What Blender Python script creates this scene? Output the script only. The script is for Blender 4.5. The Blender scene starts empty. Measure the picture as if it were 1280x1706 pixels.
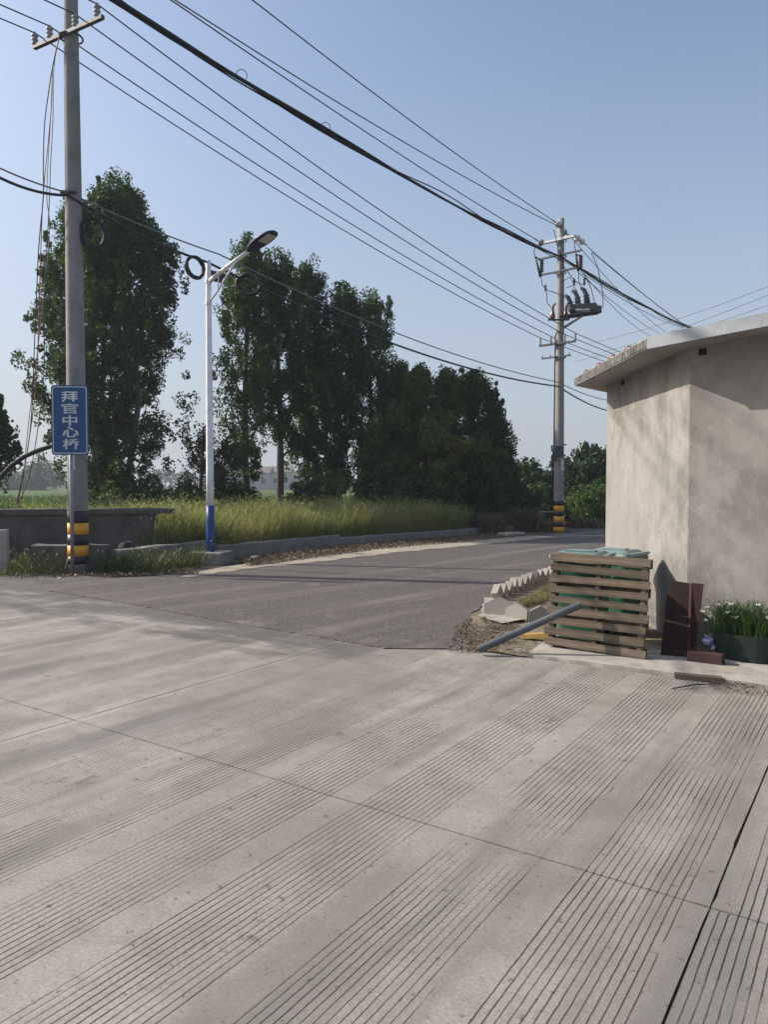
import bpy, bmesh, math, random
import numpy as np
from mathutils import Vector, Matrix
R = math.radians
random.seed(7); RNG = np.random.default_rng(7)
SC = bpy.context.scene; COL = SC.collection

# ------------------------------------------------------------------ camera
CAMZ = 1.6; PITCH = R(2.0)
cam = bpy.data.cameras.new('camera'); camo = bpy.data.objects.new('camera', cam); COL.objects.link(camo)
camo.location = (0, 0, CAMZ); camo.rotation_euler = (math.pi/2 - PITCH, 0, 0)
cam.sensor_fit = 'HORIZONTAL'; cam.sensor_width = 36; cam.lens = 36.0; cam.clip_end = 5000
SC.camera = camo
# ------------------------------------------------------------------ world, sun, exposure
SUN_AZ = R(77); SUN_EL = R(33)          # azimuth measured to the left of the viewing direction
SD = Vector((-math.sin(SUN_AZ)*math.cos(SUN_EL), math.cos(SUN_AZ)*math.cos(SUN_EL), math.sin(SUN_EL)))
w = bpy.data.worlds.new('World'); SC.world = w; w.use_nodes = True
nt = w.node_tree; bg = nt.nodes['Background']
sky = nt.nodes.new('ShaderNodeTexSky'); sky.sky_type = 'NISHITA'; sky.sun_disc = False
sky.sun_elevation = SUN_EL; sky.sun_rotation = -SUN_AZ
sky.air_density = 1.0; sky.dust_density = 3.0; sky.ozone_density = 1.9; sky.altitude = 0
# thin even haze whitening the sky towards the horizon, the same all the way round
geo = nt.nodes.new('ShaderNodeTexCoord'); sz = nt.nodes.new('ShaderNodeSeparateXYZ'); nt.links.new(geo.outputs['Generated'], sz.inputs[0])
rmp = nt.nodes.new('ShaderNodeValToRGB'); nt.links.new(sz.outputs[2], rmp.inputs[0]); rmp.color_ramp.interpolation = 'EASE'
rmp.color_ramp.elements[0].position = 0.0; rmp.color_ramp.elements[0].color = (.72,)*3+(1,); rmp.color_ramp.elements[1].position = .62; rmp.color_ramp.elements[1].color = (.03,)*3+(1,)
mxs = nt.nodes.new('ShaderNodeMix'); mxs.data_type = 'RGBA'; nt.links.new(rmp.outputs[0], mxs.inputs[0]); nt.links.new(sky.outputs[0], mxs.inputs[6]); mxs.inputs[7].default_value = (2.62, 2.92, 3.36, 1)
nt.links.new(mxs.outputs[2], bg.inputs[0]); bg.inputs[1].default_value = 0.12
sl = bpy.data.lights.new('sun', 'SUN'); slo = bpy.data.objects.new('sun', sl); COL.objects.link(slo)
sl.energy = 3.6; sl.angle = R(0.6); sl.color = (1.0, 0.93, 0.83)
slo.rotation_euler = SD.to_track_quat('Z', 'Y').to_euler(); slo.location = (-20, 5, 20)
SC.view_settings.view_transform = 'Standard'; SC.view_settings.look = 'None'
SC.view_settings.exposure = 0.66; SC.view_settings.gamma = 1.0

# ------------------------------------------------------------------ helpers
def ray(px, py):
    a = (px-640)/1280.0; b = -(py-853)/1280.0
    return Vector((a, math.cos(PITCH)+b*math.sin(PITCH), -math.sin(PITCH)+b*math.cos(PITCH)))
def G(px, py, z=0.0):
    d = ray(px, py); t = (z-CAMZ)/d.z; return Vector((d.x*t, d.y*t, z))
def P(px, py, Y):
    d = ray(px, py); t = Y/d.y; return Vector((d.x*t, Y, CAMZ+d.z*t))

def tag(o, label=None, cat=None, group=None, kind=None):
    if label: o['label'] = label
    if cat: o['category'] = cat
    if group: o['group'] = group
    if kind: o['kind'] = kind
    return o
def empty(name, loc=(0,0,0), rz=0.0):
    o = bpy.data.objects.new(name, None); COL.objects.link(o); o.location = loc; o.rotation_euler = (0,0,rz); return o
def link_mesh(name, me, mats=None, parent=None, smooth=False):
    if mats is not None:
        for m in (mats if isinstance(mats, (list, tuple)) else [mats]): me.materials.append(m)
    o = bpy.data.objects.new(name, me); COL.objects.link(o)
    if parent is not None: o.parent = parent
    if smooth: me.polygons.foreach_set('use_smooth', np.ones(len(me.polygons), bool))
    return o
def copy_tree(o, parent=None):
    c = o.copy(); COL.objects.link(c); c.parent = parent
    for ch in list(o.children): copy_tree(ch, c)
    return c

class MB:
    def __init__(s): s.v = []; s.f = []; s.mi = []; s.m = 0
    def add(s, vs, fs):
        n = len(s.v); s.v += [tuple(v) for v in vs]
        for f in fs: s.f.append(tuple(i+n for i in f)); s.mi.append(s.m)
        return s
    def box(s, c, size, rot=None, bev=0.0, jit=0.0):
        hx, hy, hz = size[0]/2, size[1]/2, size[2]/2
        if bev > 0:
            b = min(bev, hx*.9, hy*.9, hz*.9); bm = bmesh.new(); bmesh.ops.create_cube(bm, size=1)
            for v in bm.verts: v.co = Vector((v.co.x*2*hx, v.co.y*2*hy, v.co.z*2*hz))
            bmesh.ops.bevel(bm, geom=list(bm.edges), offset=b, segments=1, affect='EDGES')
            vs = [v.co.copy() for v in bm.verts]; bm.verts.index_update(); fs = [[v.index for v in f.verts] for f in bm.faces]; bm.free()
        else:
            vs = [Vector((x,y,z)) for x in (-hx,hx) for y in (-hy,hy) for z in (-hz,hz)]
            fs = [(0,1,3,2),(4,6,7,5),(0,4,5,1),(2,3,7,6),(0,2,6,4),(1,5,7,3)]
        if jit: vs = [v+Vector((random.uniform(-jit,jit),random.uniform(-jit,jit),random.uniform(-jit,jit))) for v in vs]
        if rot is not None: vs = [rot @ v for v in vs]
        c = Vector(c); return s.add([v+c for v in vs], fs)
    def tube(s, path, rad, n=8, caps=True, closed=False):
        path = [Vector(p) for p in path]; m = len(path)
        rads = rad if isinstance(rad, (list, tuple, np.ndarray)) else [rad]*m
        vs = []; up = Vector((0,0,1)); prev = None
        for i, p in enumerate(path):
            if closed: t = path[(i+1) % m]-path[i-1]
            else: t = path[min(i+1,m-1)]-path[max(i-1,0)]
            if t.length < 1e-9: t = Vector((0,0,1))
            t.normalize()
            if prev is None:
                a = t.cross(up)
                if a.length < 1e-3: a = t.cross(Vector((1,0,0)))
            else:
                a = prev - t*prev.dot(t)
                if a.length < 1e-4: a = t.cross(Vector((1,0,0)))
            a.normalize(); prev = a; b = t.cross(a)
            for k in range(n):
                an = 2*math.pi*k/n; vs.append(p+(a*math.cos(an)+b*math.sin(an))*rads[i])
        fs = []
        for i in range(m if closed else m-1):
            j = (i+1) % m
            for k in range(n): fs.append((i*n+k, i*n+(k+1)%n, j*n+(k+1)%n, j*n+k))
        if caps and not closed: fs.append(tuple(range(n))[::-1]); fs.append(tuple(range((m-1)*n, m*n)))
        return s.add(vs, fs)
    def lathe(s, prof, n=16, base=(0,0,0), axis=None):
        q = Matrix.Identity(3) if axis is None else Vector(axis).normalized().to_track_quat('Z','Y').to_matrix()
        vs = []; B = Vector(base)
        for r, z in prof:
            for k in range(n):
                an = 2*math.pi*k/n; vs.append(B + q @ Vector((r*math.cos(an), r*math.sin(an), z)))
        m = len(prof); fs = []
        for i in range(m-1):
            for k in range(n): fs.append((i*n+k, i*n+(k+1)%n, (i+1)*n+(k+1)%n, (i+1)*n+k))
        fs.append(tuple(range(n))[::-1]); fs.append(tuple(range((m-1)*n, m*n)))
        return s.add(vs, fs)
    def prism(s, bot, top):
        n = len(bot); vs = [Vector(p) for p in bot]+[Vector(p) for p in top]
        fs = [tuple(range(n))[::-1], tuple(range(n,2*n))]+[(i,(i+1)%n,n+(i+1)%n,n+i) for i in range(n)]
        return s.add(vs, fs)
    def build(s, name, mats=None, parent=None, smooth=False):
        me = bpy.data.meshes.new(name); me.from_pydata([tuple(v) for v in s.v], [], s.f); 
        if any(s.mi): me.polygons.foreach_set('material_index', s.mi)
        me.update(); return link_mesh(name, me, mats, parent, smooth)
def fast_mesh(name, V, F, mats, parent=None, smooth=False):
    """V (n,3) array; F list of (k,arity) arrays"""
    me = bpy.data.meshes.new(name); V = np.asarray(V, np.float32)
    me.vertices.add(len(V)); me.vertices.foreach_set('co', V.ravel())
    loops = np.concatenate([f.ravel() for f in F]).astype(np.int32)
    starts = []; n = 0
    for f in F:
        starts.append(n+np.arange(len(f))*f.shape[1]); n += f.size
    starts = np.concatenate(starts).astype(np.int32)
    me.loops.add(len(loops)); me.loops.foreach_set('vertex_index', loops)
    me.polygons.add(len(starts)); me.polygons.foreach_set('loop_start', starts)
    me.update(calc_edges=True); me.validate()
    return link_mesh(name, me, mats, parent, smooth)
def sag(a, b, s, n=24):
    a, b = Vector(a), Vector(b)
    return [a.lerp(b, i/n) - Vector((0,0,s*4*(i/n)*(1-i/n))) for i in range(n+1)]
def rotz(a): return Matrix.Rotation(a, 3, 'Z')

# ------------------------------------------------------------------ materials
class NT:
    def __init__(s, name):
        s.m = bpy.data.materials.new(name); s.m.use_nodes = True; s.t = s.m.node_tree
        s.b = s.t.nodes['Principled BSDF']; s.out = s.t.nodes['Material Output']
    def n(s, ty, **kw):
        x = s.t.nodes.new(ty)
        for k, v in kw.items(): setattr(x, k, v)
        return x
    def l(s, a, b): s.t.links.new(a, b)
    def val(s, sock, v):
        if isinstance(v, bpy.types.NodeSocket): s.l(v, sock)
        else: sock.default_value = v
    def math(s, op, a, b=0.0, c=None, clamp=False):
        x = s.n('ShaderNodeMath', operation=op); x.use_clamp = clamp
        s.val(x.inputs[0], a); s.val(x.inputs[1], b)
        if c is not None: s.val(x.inputs[2], c)
        return x.outputs[0]
    def coord(s, kind='Object'):
        return s.n('ShaderNodeTexCoord').outputs[kind]
    def pos(s): return s.n('ShaderNodeNewGeometry').outputs['Position']
    def noise(s, vec, scale, detail=5, rough=.6, stretch=None, rot=None, dist=0.0):
        if stretch is not None or rot is not None:
            if rot is not None:
                vr = s.n('ShaderNodeVectorRotate', rotation_type='Z_AXIS'); s.l(vec, vr.inputs['Vector']); vr.inputs['Angle'].default_value = rot; vec = vr.outputs[0]
            mp = s.n('ShaderNodeMapping'); s.l(vec, mp.inputs[0])
            if stretch is not None: mp.inputs['Scale'].default_value = stretch
            vec = mp.outputs[0]
        x = s.n('ShaderNodeTexNoise'); s.l(vec, x.inputs['Vector']); x.inputs['Scale'].default_value = scale
        x.inputs['Detail'].default_value = detail; x.inputs['Roughness'].default_value = rough; x.inputs['Distortion'].default_value = dist
        return x.outputs[0]
    def ramp(s, fac, stops):
        x = s.n('ShaderNodeValToRGB'); s.l(fac, x.inputs[0]); cr = x.color_ramp
        while len(cr.elements) < len(stops): cr.elements.new(.5)
        for e, (p, c) in zip(cr.elements, stops):
            e.position = p; e.color = (*c, 1) if isinstance(c, (tuple, list)) else (c, c, c, 1)
        return x.outputs[0]
    def mix(s, fac, a, b, mode='MIX'):
        x = s.n('ShaderNodeMix', data_type='RGBA', blend_type=mode)
        s.val(x.inputs[0], fac)
        for sock, v in ((x.inputs[6], a), (x.inputs[7], b)):
            if isinstance(v, bpy.types.NodeSocket): s.l(v, sock)
            else: sock.default_value = (*v, 1) if len(v) == 3 else v
        return x.outputs[2]
    def bump(s, h, strength=.3, dist=.01, normal=None):
        x = s.n('ShaderNodeBump'); s.l(h, x.inputs['Height']); x.inputs['Strength'].default_value = strength; x.inputs['Distance'].default_value = dist
        if normal is not None: s.l(normal, x.inputs['Normal'])
        return x.outputs[0]
    def fin(s, col=None, rough=None, normal=None, metal=None, spec=None):
        if col is not None: s.val(s.b.inputs['Base Color'], col if isinstance(col, bpy.types.NodeSocket) else (*col, 1))
        if rough is not None: s.val(s.b.inputs['Roughness'], rough)
        if normal is not None: s.l(normal, s.b.inputs['Normal'])
        if metal is not None: s.val(s.b.inputs['Metallic'], metal)
        if spec is not None: s.val(s.b.inputs['Specular IOR Level'], spec)
        return s.m
MATS = {}
def simple(name, c, rough=.6, var=.25, scale=6, bump=.1, metal=0.0, spec=.5, fine=60, stretch=None, dirt=None):
    if name in MATS: return MATS[name]
    k = NT(name); co = k.coord()
    a = k.noise(co, scale, 6, .65, stretch); f = k.noise(co, fine, 3, .6, stretch)
    lo = tuple(x*(1-var) for x in c); hi = tuple(min(1, x*(1+var)) for x in c)
    col = k.ramp(a, [(.25, lo), (.75, hi)])
    rnd = k.n('ShaderNodeObjectInfo').outputs['Random']
    col = k.mix(1.0, col, k.ramp(rnd, [(0, (.86,)*3), (1, (1.1,)*3)]), 'MULTIPLY')
    if dirt: col = k.mix(k.ramp(k.noise(co, scale*1.7, 7, .7), [(.5, 0.0), (.72, 1.0)]), col, dirt)
    MATS[name] = k.fin(col, k.math('MULTIPLY_ADD', f, .25, rough-.12), k.bump(k.math('ADD', a, f), bump, .006) if bump else None, metal, spec)
    return MATS[name]

def mat_leaf(name, dark, light, yellow=None, trans=.4):
    k = NT(name)
    g = k.n('ShaderNodeNewGeometry'); rnd = g.outputs['Random Per Island']
    col = k.ramp(rnd, [(0, dark), (.6, tuple((a+b)/2 for a, b in zip(dark, light))), (1, light)])
    big = k.noise(g.outputs['Position'], .8, 3, .6)
    col = k.mix(k.ramp(big, [(.4, 0.0), (.7, .55)]), col, light)
    if yellow:
        y = k.ramp(k.noise(g.outputs['Position'], .55, 2, .5), [(.52, 0.0), (.68, .8)]); col = k.mix(y, col, yellow)
    tr = k.n('ShaderNodeBsdfTranslucent'); k.l(k.mix(1.0, col, (1.0, 1.1, .45), 'MULTIPLY'), tr.inputs[0])
    mx = k.n('ShaderNodeMixShader'); mx.inputs[0].default_value = trans
    k.fin(col, .55, None, None, .35); k.l(k.b.outputs[0], mx.inputs[1]); k.l(tr.outputs[0], mx.inputs[2]); k.l(mx.outputs[0], k.out.inputs[0])
    return k.m

GA = R(33.0)                                    # heading of the concrete road, to the right of the view
g1 = Vector((math.sin(GA), math.cos(GA), 0)); g2 = Vector((math.cos(GA), -math.sin(GA), 0))
def UV(u, v, z=0.0): return g1*u+g2*v+Vector((0,0,z))

def mat_concrete_road():
    k = NT('grooved_concrete'); pos = k.pos()
    mp = k.n('ShaderNodeMapping'); mp.vector_type = 'TEXTURE'; mp.inputs['Rotation'].default_value = (0, 0, -GA); k.l(pos, mp.inputs[0])
    q = mp.outputs[0]                          # x across (v), y along (u)
    sep = k.n('ShaderNodeSeparateXYZ'); k.l(q, sep.inputs[0]); X, Y = sep.outputs[0], sep.outputs[1]
    rnd = k.n('ShaderNodeObjectInfo').outputs['Random']
    wob = k.noise(q, .9, 2, .5)
    wob2 = k.noise(q, 14, 2, .5)
    xx = k.math('ADD', k.math('MULTIPLY_ADD', wob, .02, X), k.math('MULTIPLY', wob2, .0045))
    # bands
    ph = k.math('FRACT', k.math('DIVIDE', k.math('ADD', xx, k.math('MULTIPLY_ADD', rnd, .10, 1.005+58.5)), .585))
    edge = k.noise(q, 1.7, 2, .5)
    lim = k.math('MULTIPLY_ADD', edge, .24, .62)
    band = k.math('LESS_THAN', ph, lim)
    ln = k.math('FRACT', k.math('DIVIDE', xx, .0325))
    d = k.math('ABSOLUTE', k.math('SUBTRACT', ln, .5))
    depthn = k.noise(q, 2.6, 4, .6, (1.6, .45, 1))
    wid = k.math('MULTIPLY_ADD', k.noise(q, 40, 3, .7), .12, .065)
    core = k.math('SUBTRACT', 1.0, k.math('DIVIDE', d, wid), clamp=True)
    core = k.math('POWER', core, .5)
    worn = k.ramp(k.noise(q, .75, 5, .62, (1, .6, 1)), [(.37, 0.0), (.46, 1.0)])
    worn2 = k.ramp(depthn, [(.28, .35), (.6, 1.0)])
    gv = k.math('MULTIPLY', k.math('MULTIPLY', core, band), k.math('MULTIPLY', worn, worn2))
    # base colour
    big = k.noise(q, .55, 6, .62); mid = k.noise(q, 3.2, 7, .7); fine = k.noise(q, 70, 5, .85)
    col = k.ramp(big, [(.34, (.215, .195, .168)), (.5, (.28, .257, .226)), (.66, (.345, .322, .290))])
    col = k.mix(k.ramp(mid, [(.36, .5), (.54, 0.0)]), col, (.19, .172, .146))
    col = k.mix(k.ramp(k.noise(q, 1.3, 7, .7, (1.2, .5, 1)), [(.5, 0.0), (.66, .45)]), col, (.37, .347, .31))
    col = k.mix(k.ramp(k.noise(q, 9, 6, .75), [(.56, 0.0), (.70, .5)]), col, (.17, .152, .135))
    col = k.mix(1.0, col, k.ramp(fine, [(.32, (.66,)*3), (.68, (1.30,)*3)]), 'MULTIPLY')
    # tyre soil along the road
    tyre = k.ramp(k.noise(q, 1.0, 5, .6, (1.5, .16, 1)), [(.52, 0.0), (.63, .65)])
    col = k.mix(tyre, col, (.155, .143, .132))
    # oil and tar spots
    spot = k.ramp(k.noise(q, 2.3, 9, .8, (1, .75, 1)), [(.605, 0.0), (.64, .7)])
    col = k.mix(spot, col, (.13, .115, .10))
    pep = k.ramp(k.noise(q, 20, 5, .7), [(.62, 0.0), (.655, .8)]); col = k.mix(pep, col, (.10, .09, .08))
    # asphalt dust dragged over the slab end next to the asphalt
    drag = k.math('MULTIPLY_ADD', Y, .5, -2.42)
    drag = k.math('ADD', drag, k.math('MULTIPLY_ADD', k.noise(q, .8, 6, .66, (.55, 1.4, 1)), 3.2, -1.75))
    lft = k.math('MULTIPLY_ADD', X, -.8, -2.6, clamp=True)
    drag = k.math('MULTIPLY', k.ramp(drag, [(.25, 0.0), (.62, .85)]), lft)
    col = k.mix(drag, col, (.10, .092, .087))
    col = k.mix(k.math('MULTIPLY', gv, .95), col, (.035, .03, .026))
    h = k.math('SUBTRACT', k.math('MULTIPLY_ADD', mid, .35, k.math('MULTIPLY', fine, .18)), k.math('MULTIPLY', gv, 1.0))
    k.fin(col, k.math('MULTIPLY_ADD', fine, .2, .72), k.bump(h, .55, .006), 0.0, .3)
    return k.m
def mat_asphalt():
    k = NT('dusty_asphalt'); pos = k.pos()
    fine = k.noise(pos, 42, 6, .85); big = k.noise(pos, .35, 6, .6); mid = k.noise(pos, 2.0, 6, .7)
    vor = k.n('ShaderNodeTexVoronoi'); k.l(pos, vor.inputs['Vector']); vor.inputs['Scale'].default_value = 85
    col = k.ramp(fine, [(.36, (.03, .026, .025)), (.5, (.088, .077, .073)), (.64, (.22, .198, .186))])
    col = k.mix(k.ramp(big, [(.42, 0.0), (.66, .5)]), col, (.11, .098, .092))
    streak = k.noise(pos, .7, 7, .68, (2.2, .14, 1), R(41))
    col = k.mix(k.ramp(streak, [(.50, 0.0), (.64, .55)]), col, (.185, .166, .15))
    col = k.mix(k.ramp(mid, [(.58, 0.0), (.72, .55)]), col, (.21, .19, .17))
    col = k.mix(k.ramp(k.noise(pos, 6, 6, .75), [(.66, 0.0), (.72, .7)]), col, (.36, .33, .30))
    mp = k.n('ShaderNodeMapping'); mp.vector_type = 'TEXTURE'; mp.inputs['Rotation'].default_value = (0, 0, -GA); k.l(pos, mp.inputs[0])
    sp_ = k.n('ShaderNodeSeparateXYZ'); k.l(mp.outputs[0], sp_.inputs[0])
    dst = k.math('ADD', k.math('MULTIPLY_ADD', sp_.outputs[1], -.60, 4.25), k.math('MULTIPLY_ADD', k.noise(pos, 1.1, 8, .72), 2.6, -1.3))
    col = k.mix(k.ramp(dst, [(.35, 0.0), (.7, .7)]), col, (.20, .18, .16))      # concrete dust carried on to the asphalt end
    h = k.math('ADD', fine, k.math('MULTIPLY', vor.outputs['Distance'], .8))
    return k.fin(col, .85, k.bump(h, .5, .006), 0, .25)
def mat_soil(name, a, b, c, scale=3):
    k = NT(name); pos = k.pos(); n1 = k.noise(pos, scale, 8, .7); n2 = k.noise(pos, scale*14, 5, .75)
    col = k.ramp(n1, [(.3, a), (.5, b), (.7, c)])
    col = k.mix(1.0, col, k.ramp(n2, [(.25, (.6,)*3), (.75, (1.3,)*3)]), 'MULTIPLY')
    return k.fin(col, .95, k.bump(k.math('ADD', n1, n2), .8, .02), 0, .2)
def mat_plaster():
    k = NT('cement_render'); co = k.pos()
    a = k.noise(co, 1.1, 7, .62); b = k.noise(co, 5, 7, .7); f = k.noise(co, 90, 4, .7)
    col = k.ramp(a, [(.3, (.24, .228, .210)), (.5, (.285, .272, .252)), (.7, (.32, .307, .286))])
    col = k.mix(k.ramp(b, [(.36, .5), (.52, 0.0)]), col, (.22, .207, .19))
    st = k.noise(co, 2.2, 8, .75, (1, 1, .6)); m2 = k.ramp(k.noise(co, .8, 3, .5), [(.40, 0.0), (.56, 1.0)])
    col = k.mix(k.math('MULTIPLY', k.ramp(st, [(.44, 0.0), (.58, .8)]), m2), col, (.165, .155, .14))
    pit = k.ramp(k.noise(co, 16, 6, .8, (1, 1, .7)), [(.60, 0.0), (.66, .7)])
    col = k.mix(k.math('MULTIPLY', pit, m2), col, (.16, .145, .125))
    return k.fin(col, .9, k.bump(k.math('ADD', k.math('MULTIPLY', b, .7), k.math('MULTIPLY', f, .4)), .35, .012), 0, .2)
def mat_wood(name, c, var=.45, grain=(1.5, 40, 40)):
    k = NT(name); co = k.coord(); rnd = k.n('ShaderNodeObjectInfo').outputs['Random']
    g = k.noise(co, 1.0, 6, .65, grain); b = k.noise(co, 4, 5, .6)
    lo = tuple(x*(1-var) for x in c); hi = tuple(x*(1+var) for x in c)
    col = k.ramp(g, [(.3, lo), (.55, c), (.75, hi)])
    col = k.mix(k.ramp(b, [(.5, 0.0), (.7, .5)]), col, tuple(x*.55 for x in c))
    col = k.mix(1.0, col, k.ramp(rnd, [(0, (.75, .73, .70)), (1, (1.2, 1.17, 1.12))]), 'MULTIPLY')
    return k.fin(col, .85, k.bump(g, .5, .004), 0, .2)
M = {}
M['slab'] = mat_concrete_road(); M['asphalt'] = mat_asphalt(); M['plaster'] = mat_plaster()
M['soil'] = mat_soil('dry_soil', (.13, .105, .075), (.22, .18, .13), (.33, .28, .21))
M['ground'] = mat_soil('field_ground', (.035, .045, .015), (.06, .07, .025), (.10, .10, .045), .6)
M['litter_soil'] = mat_soil('litter_soil', (.05, .04, .032), (.10, .082, .062), (.19, .16, .125), 4)
M['sand'] = mat_soil('road_edge_sand', (.30, .26, .20), (.38, .34, .27), (.45, .41, .34), 5)
M['paddy'] = mat_soil('paddy_green', (.038, .075, .014), (.055, .10, .018), (.075, .12, .026), .25)
M['joint'] = simple('joint_filler', (.03, .026, .022), .95)
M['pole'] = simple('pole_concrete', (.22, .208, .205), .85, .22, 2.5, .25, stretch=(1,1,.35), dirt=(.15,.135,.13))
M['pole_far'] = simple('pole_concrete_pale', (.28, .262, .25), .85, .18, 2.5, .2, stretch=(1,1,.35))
M['yellow'] = simple('yellow_reflective_film', (.78, .36, .02), .45, .12, 5, .05)
M['black_film'] = simple('black_film', (.016, .016, .02), .5, .3, 5, .05)
M['steel'] = simple('galvanised_steel', (.30, .31, .32), .5, .2, 9, .08, metal=.6)
M['dark_steel'] = simple('dark_steel', (.07, .072, .08), .6, .3, 9, .1, metal=.3)
M['porcelain'] = simple('grey_porcelain', (.30, .30, .29), .3, .15, 10, .02)
M['white_porcelain'] = simple('white_porcelain', (.62, .61, .56), .25, .12, 10, .02)
M['red_ceramic'] = simple('brown_red_ceramic', (.16, .035, .03), .3, .2, 10, .02)
M['wire'] = simple('wire_sheath', (.014, .014, .016), .55, .2, 10, 0)
M['wire_grey'] = simple('grey_wire', (.13, .13, .14), .6, .2, 10, 0)
M['wire_red'] = simple('red_wire', (.28, .08, .07), .6, .2, 10, 0)
M['lamp_white'] = simple('white_enamel', (.72, .73, .76), .35, .08, 3, .03, dirt=(.55,.54,.52))
M['lamp_blue'] = simple('blue_enamel', (.008, .048, .22), .45, .15, 3, .03)
M['lamp_head'] = simple('dark_blue_housing', (.018, .022, .055), .35, .2, 5, .03)
M['lens'] = simple('led_lens', (.42, .40, .36), .2, .15, 30, .05)
M['sign_blue'] = simple('sign_blue', (.002, .047, .17), .45, .12, 5, .02)
M['sign_white'] = simple('sign_white', (.52, .58, .60), .5, .1, 12, 0)
M['old_concrete_shaded'] = simple('old_concrete_shaded', (.095, .088, .078), .92, .4, 2.2, .4, dirt=(.045,.041,.036))  # old concrete, its base darkened to stand in for backlit shade
M['kerb_concrete'] = simple('kerb_concrete', (.20, .185, .165), .92, .3, 3, .35, dirt=(.11,.10,.085))
M['pale_concrete'] = simple('pale_concrete', (.33, .305, .27), .9, .25, 3, .3, dirt=(.21,.19,.16))
M['soffit'] = simple('soffit_concrete', (.25, .243, .23), .9, .2, 2, .15)
M['flashing'] = simple('white_metal_flashing', (.27, .29, .31), .5, .2, 2, .03, dirt=(.22,.23,.235))
M['tile'] = simple('grey_roof_tile', (.27, .265, .245), .6, .35, 6, .2, dirt=(.12,.115,.10))
M['tile_dark'] = simple('dirty_tile_end', (.13, .128, .115), .8, .5, 9, .3, dirt=(.05,.048,.04))
M['tile_red'] = simple('red_roof_tile', (.22, .05, .045), .5, .3, 6, .2)
M['wood'] = mat_wood('weathered_pallet_wood', (.145, .117, .092))
M['wood_red'] = mat_wood('red_brown_board_shaded', (.045, .023, .019), .3, (30, 30, 1.2))  # red-brown deepened so the colour carries the shade on the board
M['wood_shaded'] = mat_wood('brown_board_shaded', (.034, .021, .018), .3, (30, 30, 1.2))  # brown with the shade of pallet and bins put into the colour
M['wood_yellow'] = mat_wood('fresh_wood', (.36, .235, .09), .25)
M['bin'] = simple('green_bin_plastic', (.03, .115, .07), .5, .18, 4, .05, dirt=(.07,.15,.10))
M['bin_lid'] = simple('faded_teal_plastic', (.14, .205, .20), .42, .15, 4, .05, dirt=(.28,.33,.31))
M['rubber'] = simple('rubber', (.02, .02, .02), .8, .2, 5, .1)
M['pvc'] = simple('grey_pvc', (.075, .09, .10), .5, .2, 4, .05, dirt=(.14,.13,.12))
M['brick'] = simple('red_brick', (.045, .021, .018), .9, .3, 8, .4)
M['pot'] = simple('dark_green_planter_shaded', (.006, .018, .014), .6, .3, 5, .1)  # dark green, darkened further to imitate the shade in that corner
M['petal'] = simple('white_petal', (.75, .74, .72), .6, .05, 5, 0)
M['plastic_bag'] = simple('pale_blue_plastic', (.42, .46, .62), .35, .25, 14, .3)
M['bark'] = simple('bark', (.095, .08, .066), .95, .4, 5, .6, stretch=(3,3,.6))
M['leafA'] = mat_leaf('poplar_leaf_dark', (.022, .046, .014), (.075, .125, .036))
M['leafB'] = mat_leaf('poplar_leaf_mid', (.030, .064, .017), (.105, .165, .05))
M['leafC'] = mat_leaf('leaf_yellowing', (.034, .066, .016), (.115, .165, .045), (.21, .205, .04))
M['leafD'] = mat_leaf('leaf_evergreen', (.015, .040, .016), (.045, .088, .032))
M['leafE'] = mat_leaf('bush_bright', (.035, .072, .016), (.10, .16, .04), None, .35)
M['leafF'] = mat_leaf('leaf_brown_green', (.032, .034, .014), (.10, .088, .035))
M['leafW'] = mat_leaf('far_wood_leaf', (.022, .045, .020), (.05, .085, .035))
M['grass'] = mat_leaf('tall_grass', (.105, .135, .042), (.30, .30, .125), (.34, .29, .14), .45)
M['grass_green'] = mat_leaf('green_grass', (.035, .07, .015), (.10, .15, .04), None, .35)
M['weed'] = mat_leaf('roadside_weed', (.035, .055, .016), (.13, .14, .055), (.15, .12, .06), .3)
M['grass_dry'] = mat_leaf('dry_grass', (.12, .10, .045), (.28, .235, .12), None, .3)
M['seed'] = mat_leaf('seed_head', (.22, .22, .11), (.40, .38, .22), None, .4)
M['litter'] = mat_leaf('dead_leaf', (.05, .033, .022), (.22, .165, .105), None, .1)
M['brush'] = mat_leaf('dead_brush', (.07, .05, .035), (.20, .15, .10), None, .1)
M['lily'] = mat_leaf('lily_leaf', (.020, .055, .012), (.06, .12, .03), None, .3)
M['paddy_blade'] = mat_leaf('paddy_blade', (.042, .085, .014), (.085, .14, .032), None, .4)
M['house_wall'] = simple('far_house_wall', (.42, .40, .37), .9, .15, 1, .05)
M['house_roof'] = simple('far_house_roof', (.17, .15, .14), .9, .2, 1, .05)
M['glass_dark'] = simple('dark_pane', (.03, .035, .04), .15, .2, 1, 0)

# ================================================================== the setting
def grid_sheet(name, x0, x1, y0, y1, nx, ny, zf, mat, inside=None):
    xs = np.linspace(x0, x1, nx); ys = np.linspace(y0, y1, ny); XX, YY = np.meshgrid(xs, ys)
    V = np.stack([XX.ravel(), YY.ravel(), zf(XX, YY).ravel()], 1)
    i = np.arange((nx-1)*(ny-1)); r = i//(nx-1); c = i % (nx-1); a = r*nx+c
    F = np.stack([a, a+1, a+nx+1, a+nx], 1)
    return fast_mesh(name, V, [F], mat, None, True)
g_ = grid_sheet('ground', -900, 900, -900, 900, 60, 60, lambda x, y: x*0-.08, M['ground']); tag(g_, kind='structure')
pf = grid_sheet('rice_field', -260, 300, 34, 420, 80, 80, lambda x, y: .42+.05*np.sin(x*.21)*np.cos(y*.13), M['paddy']); tag(pf, kind='structure')

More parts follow.
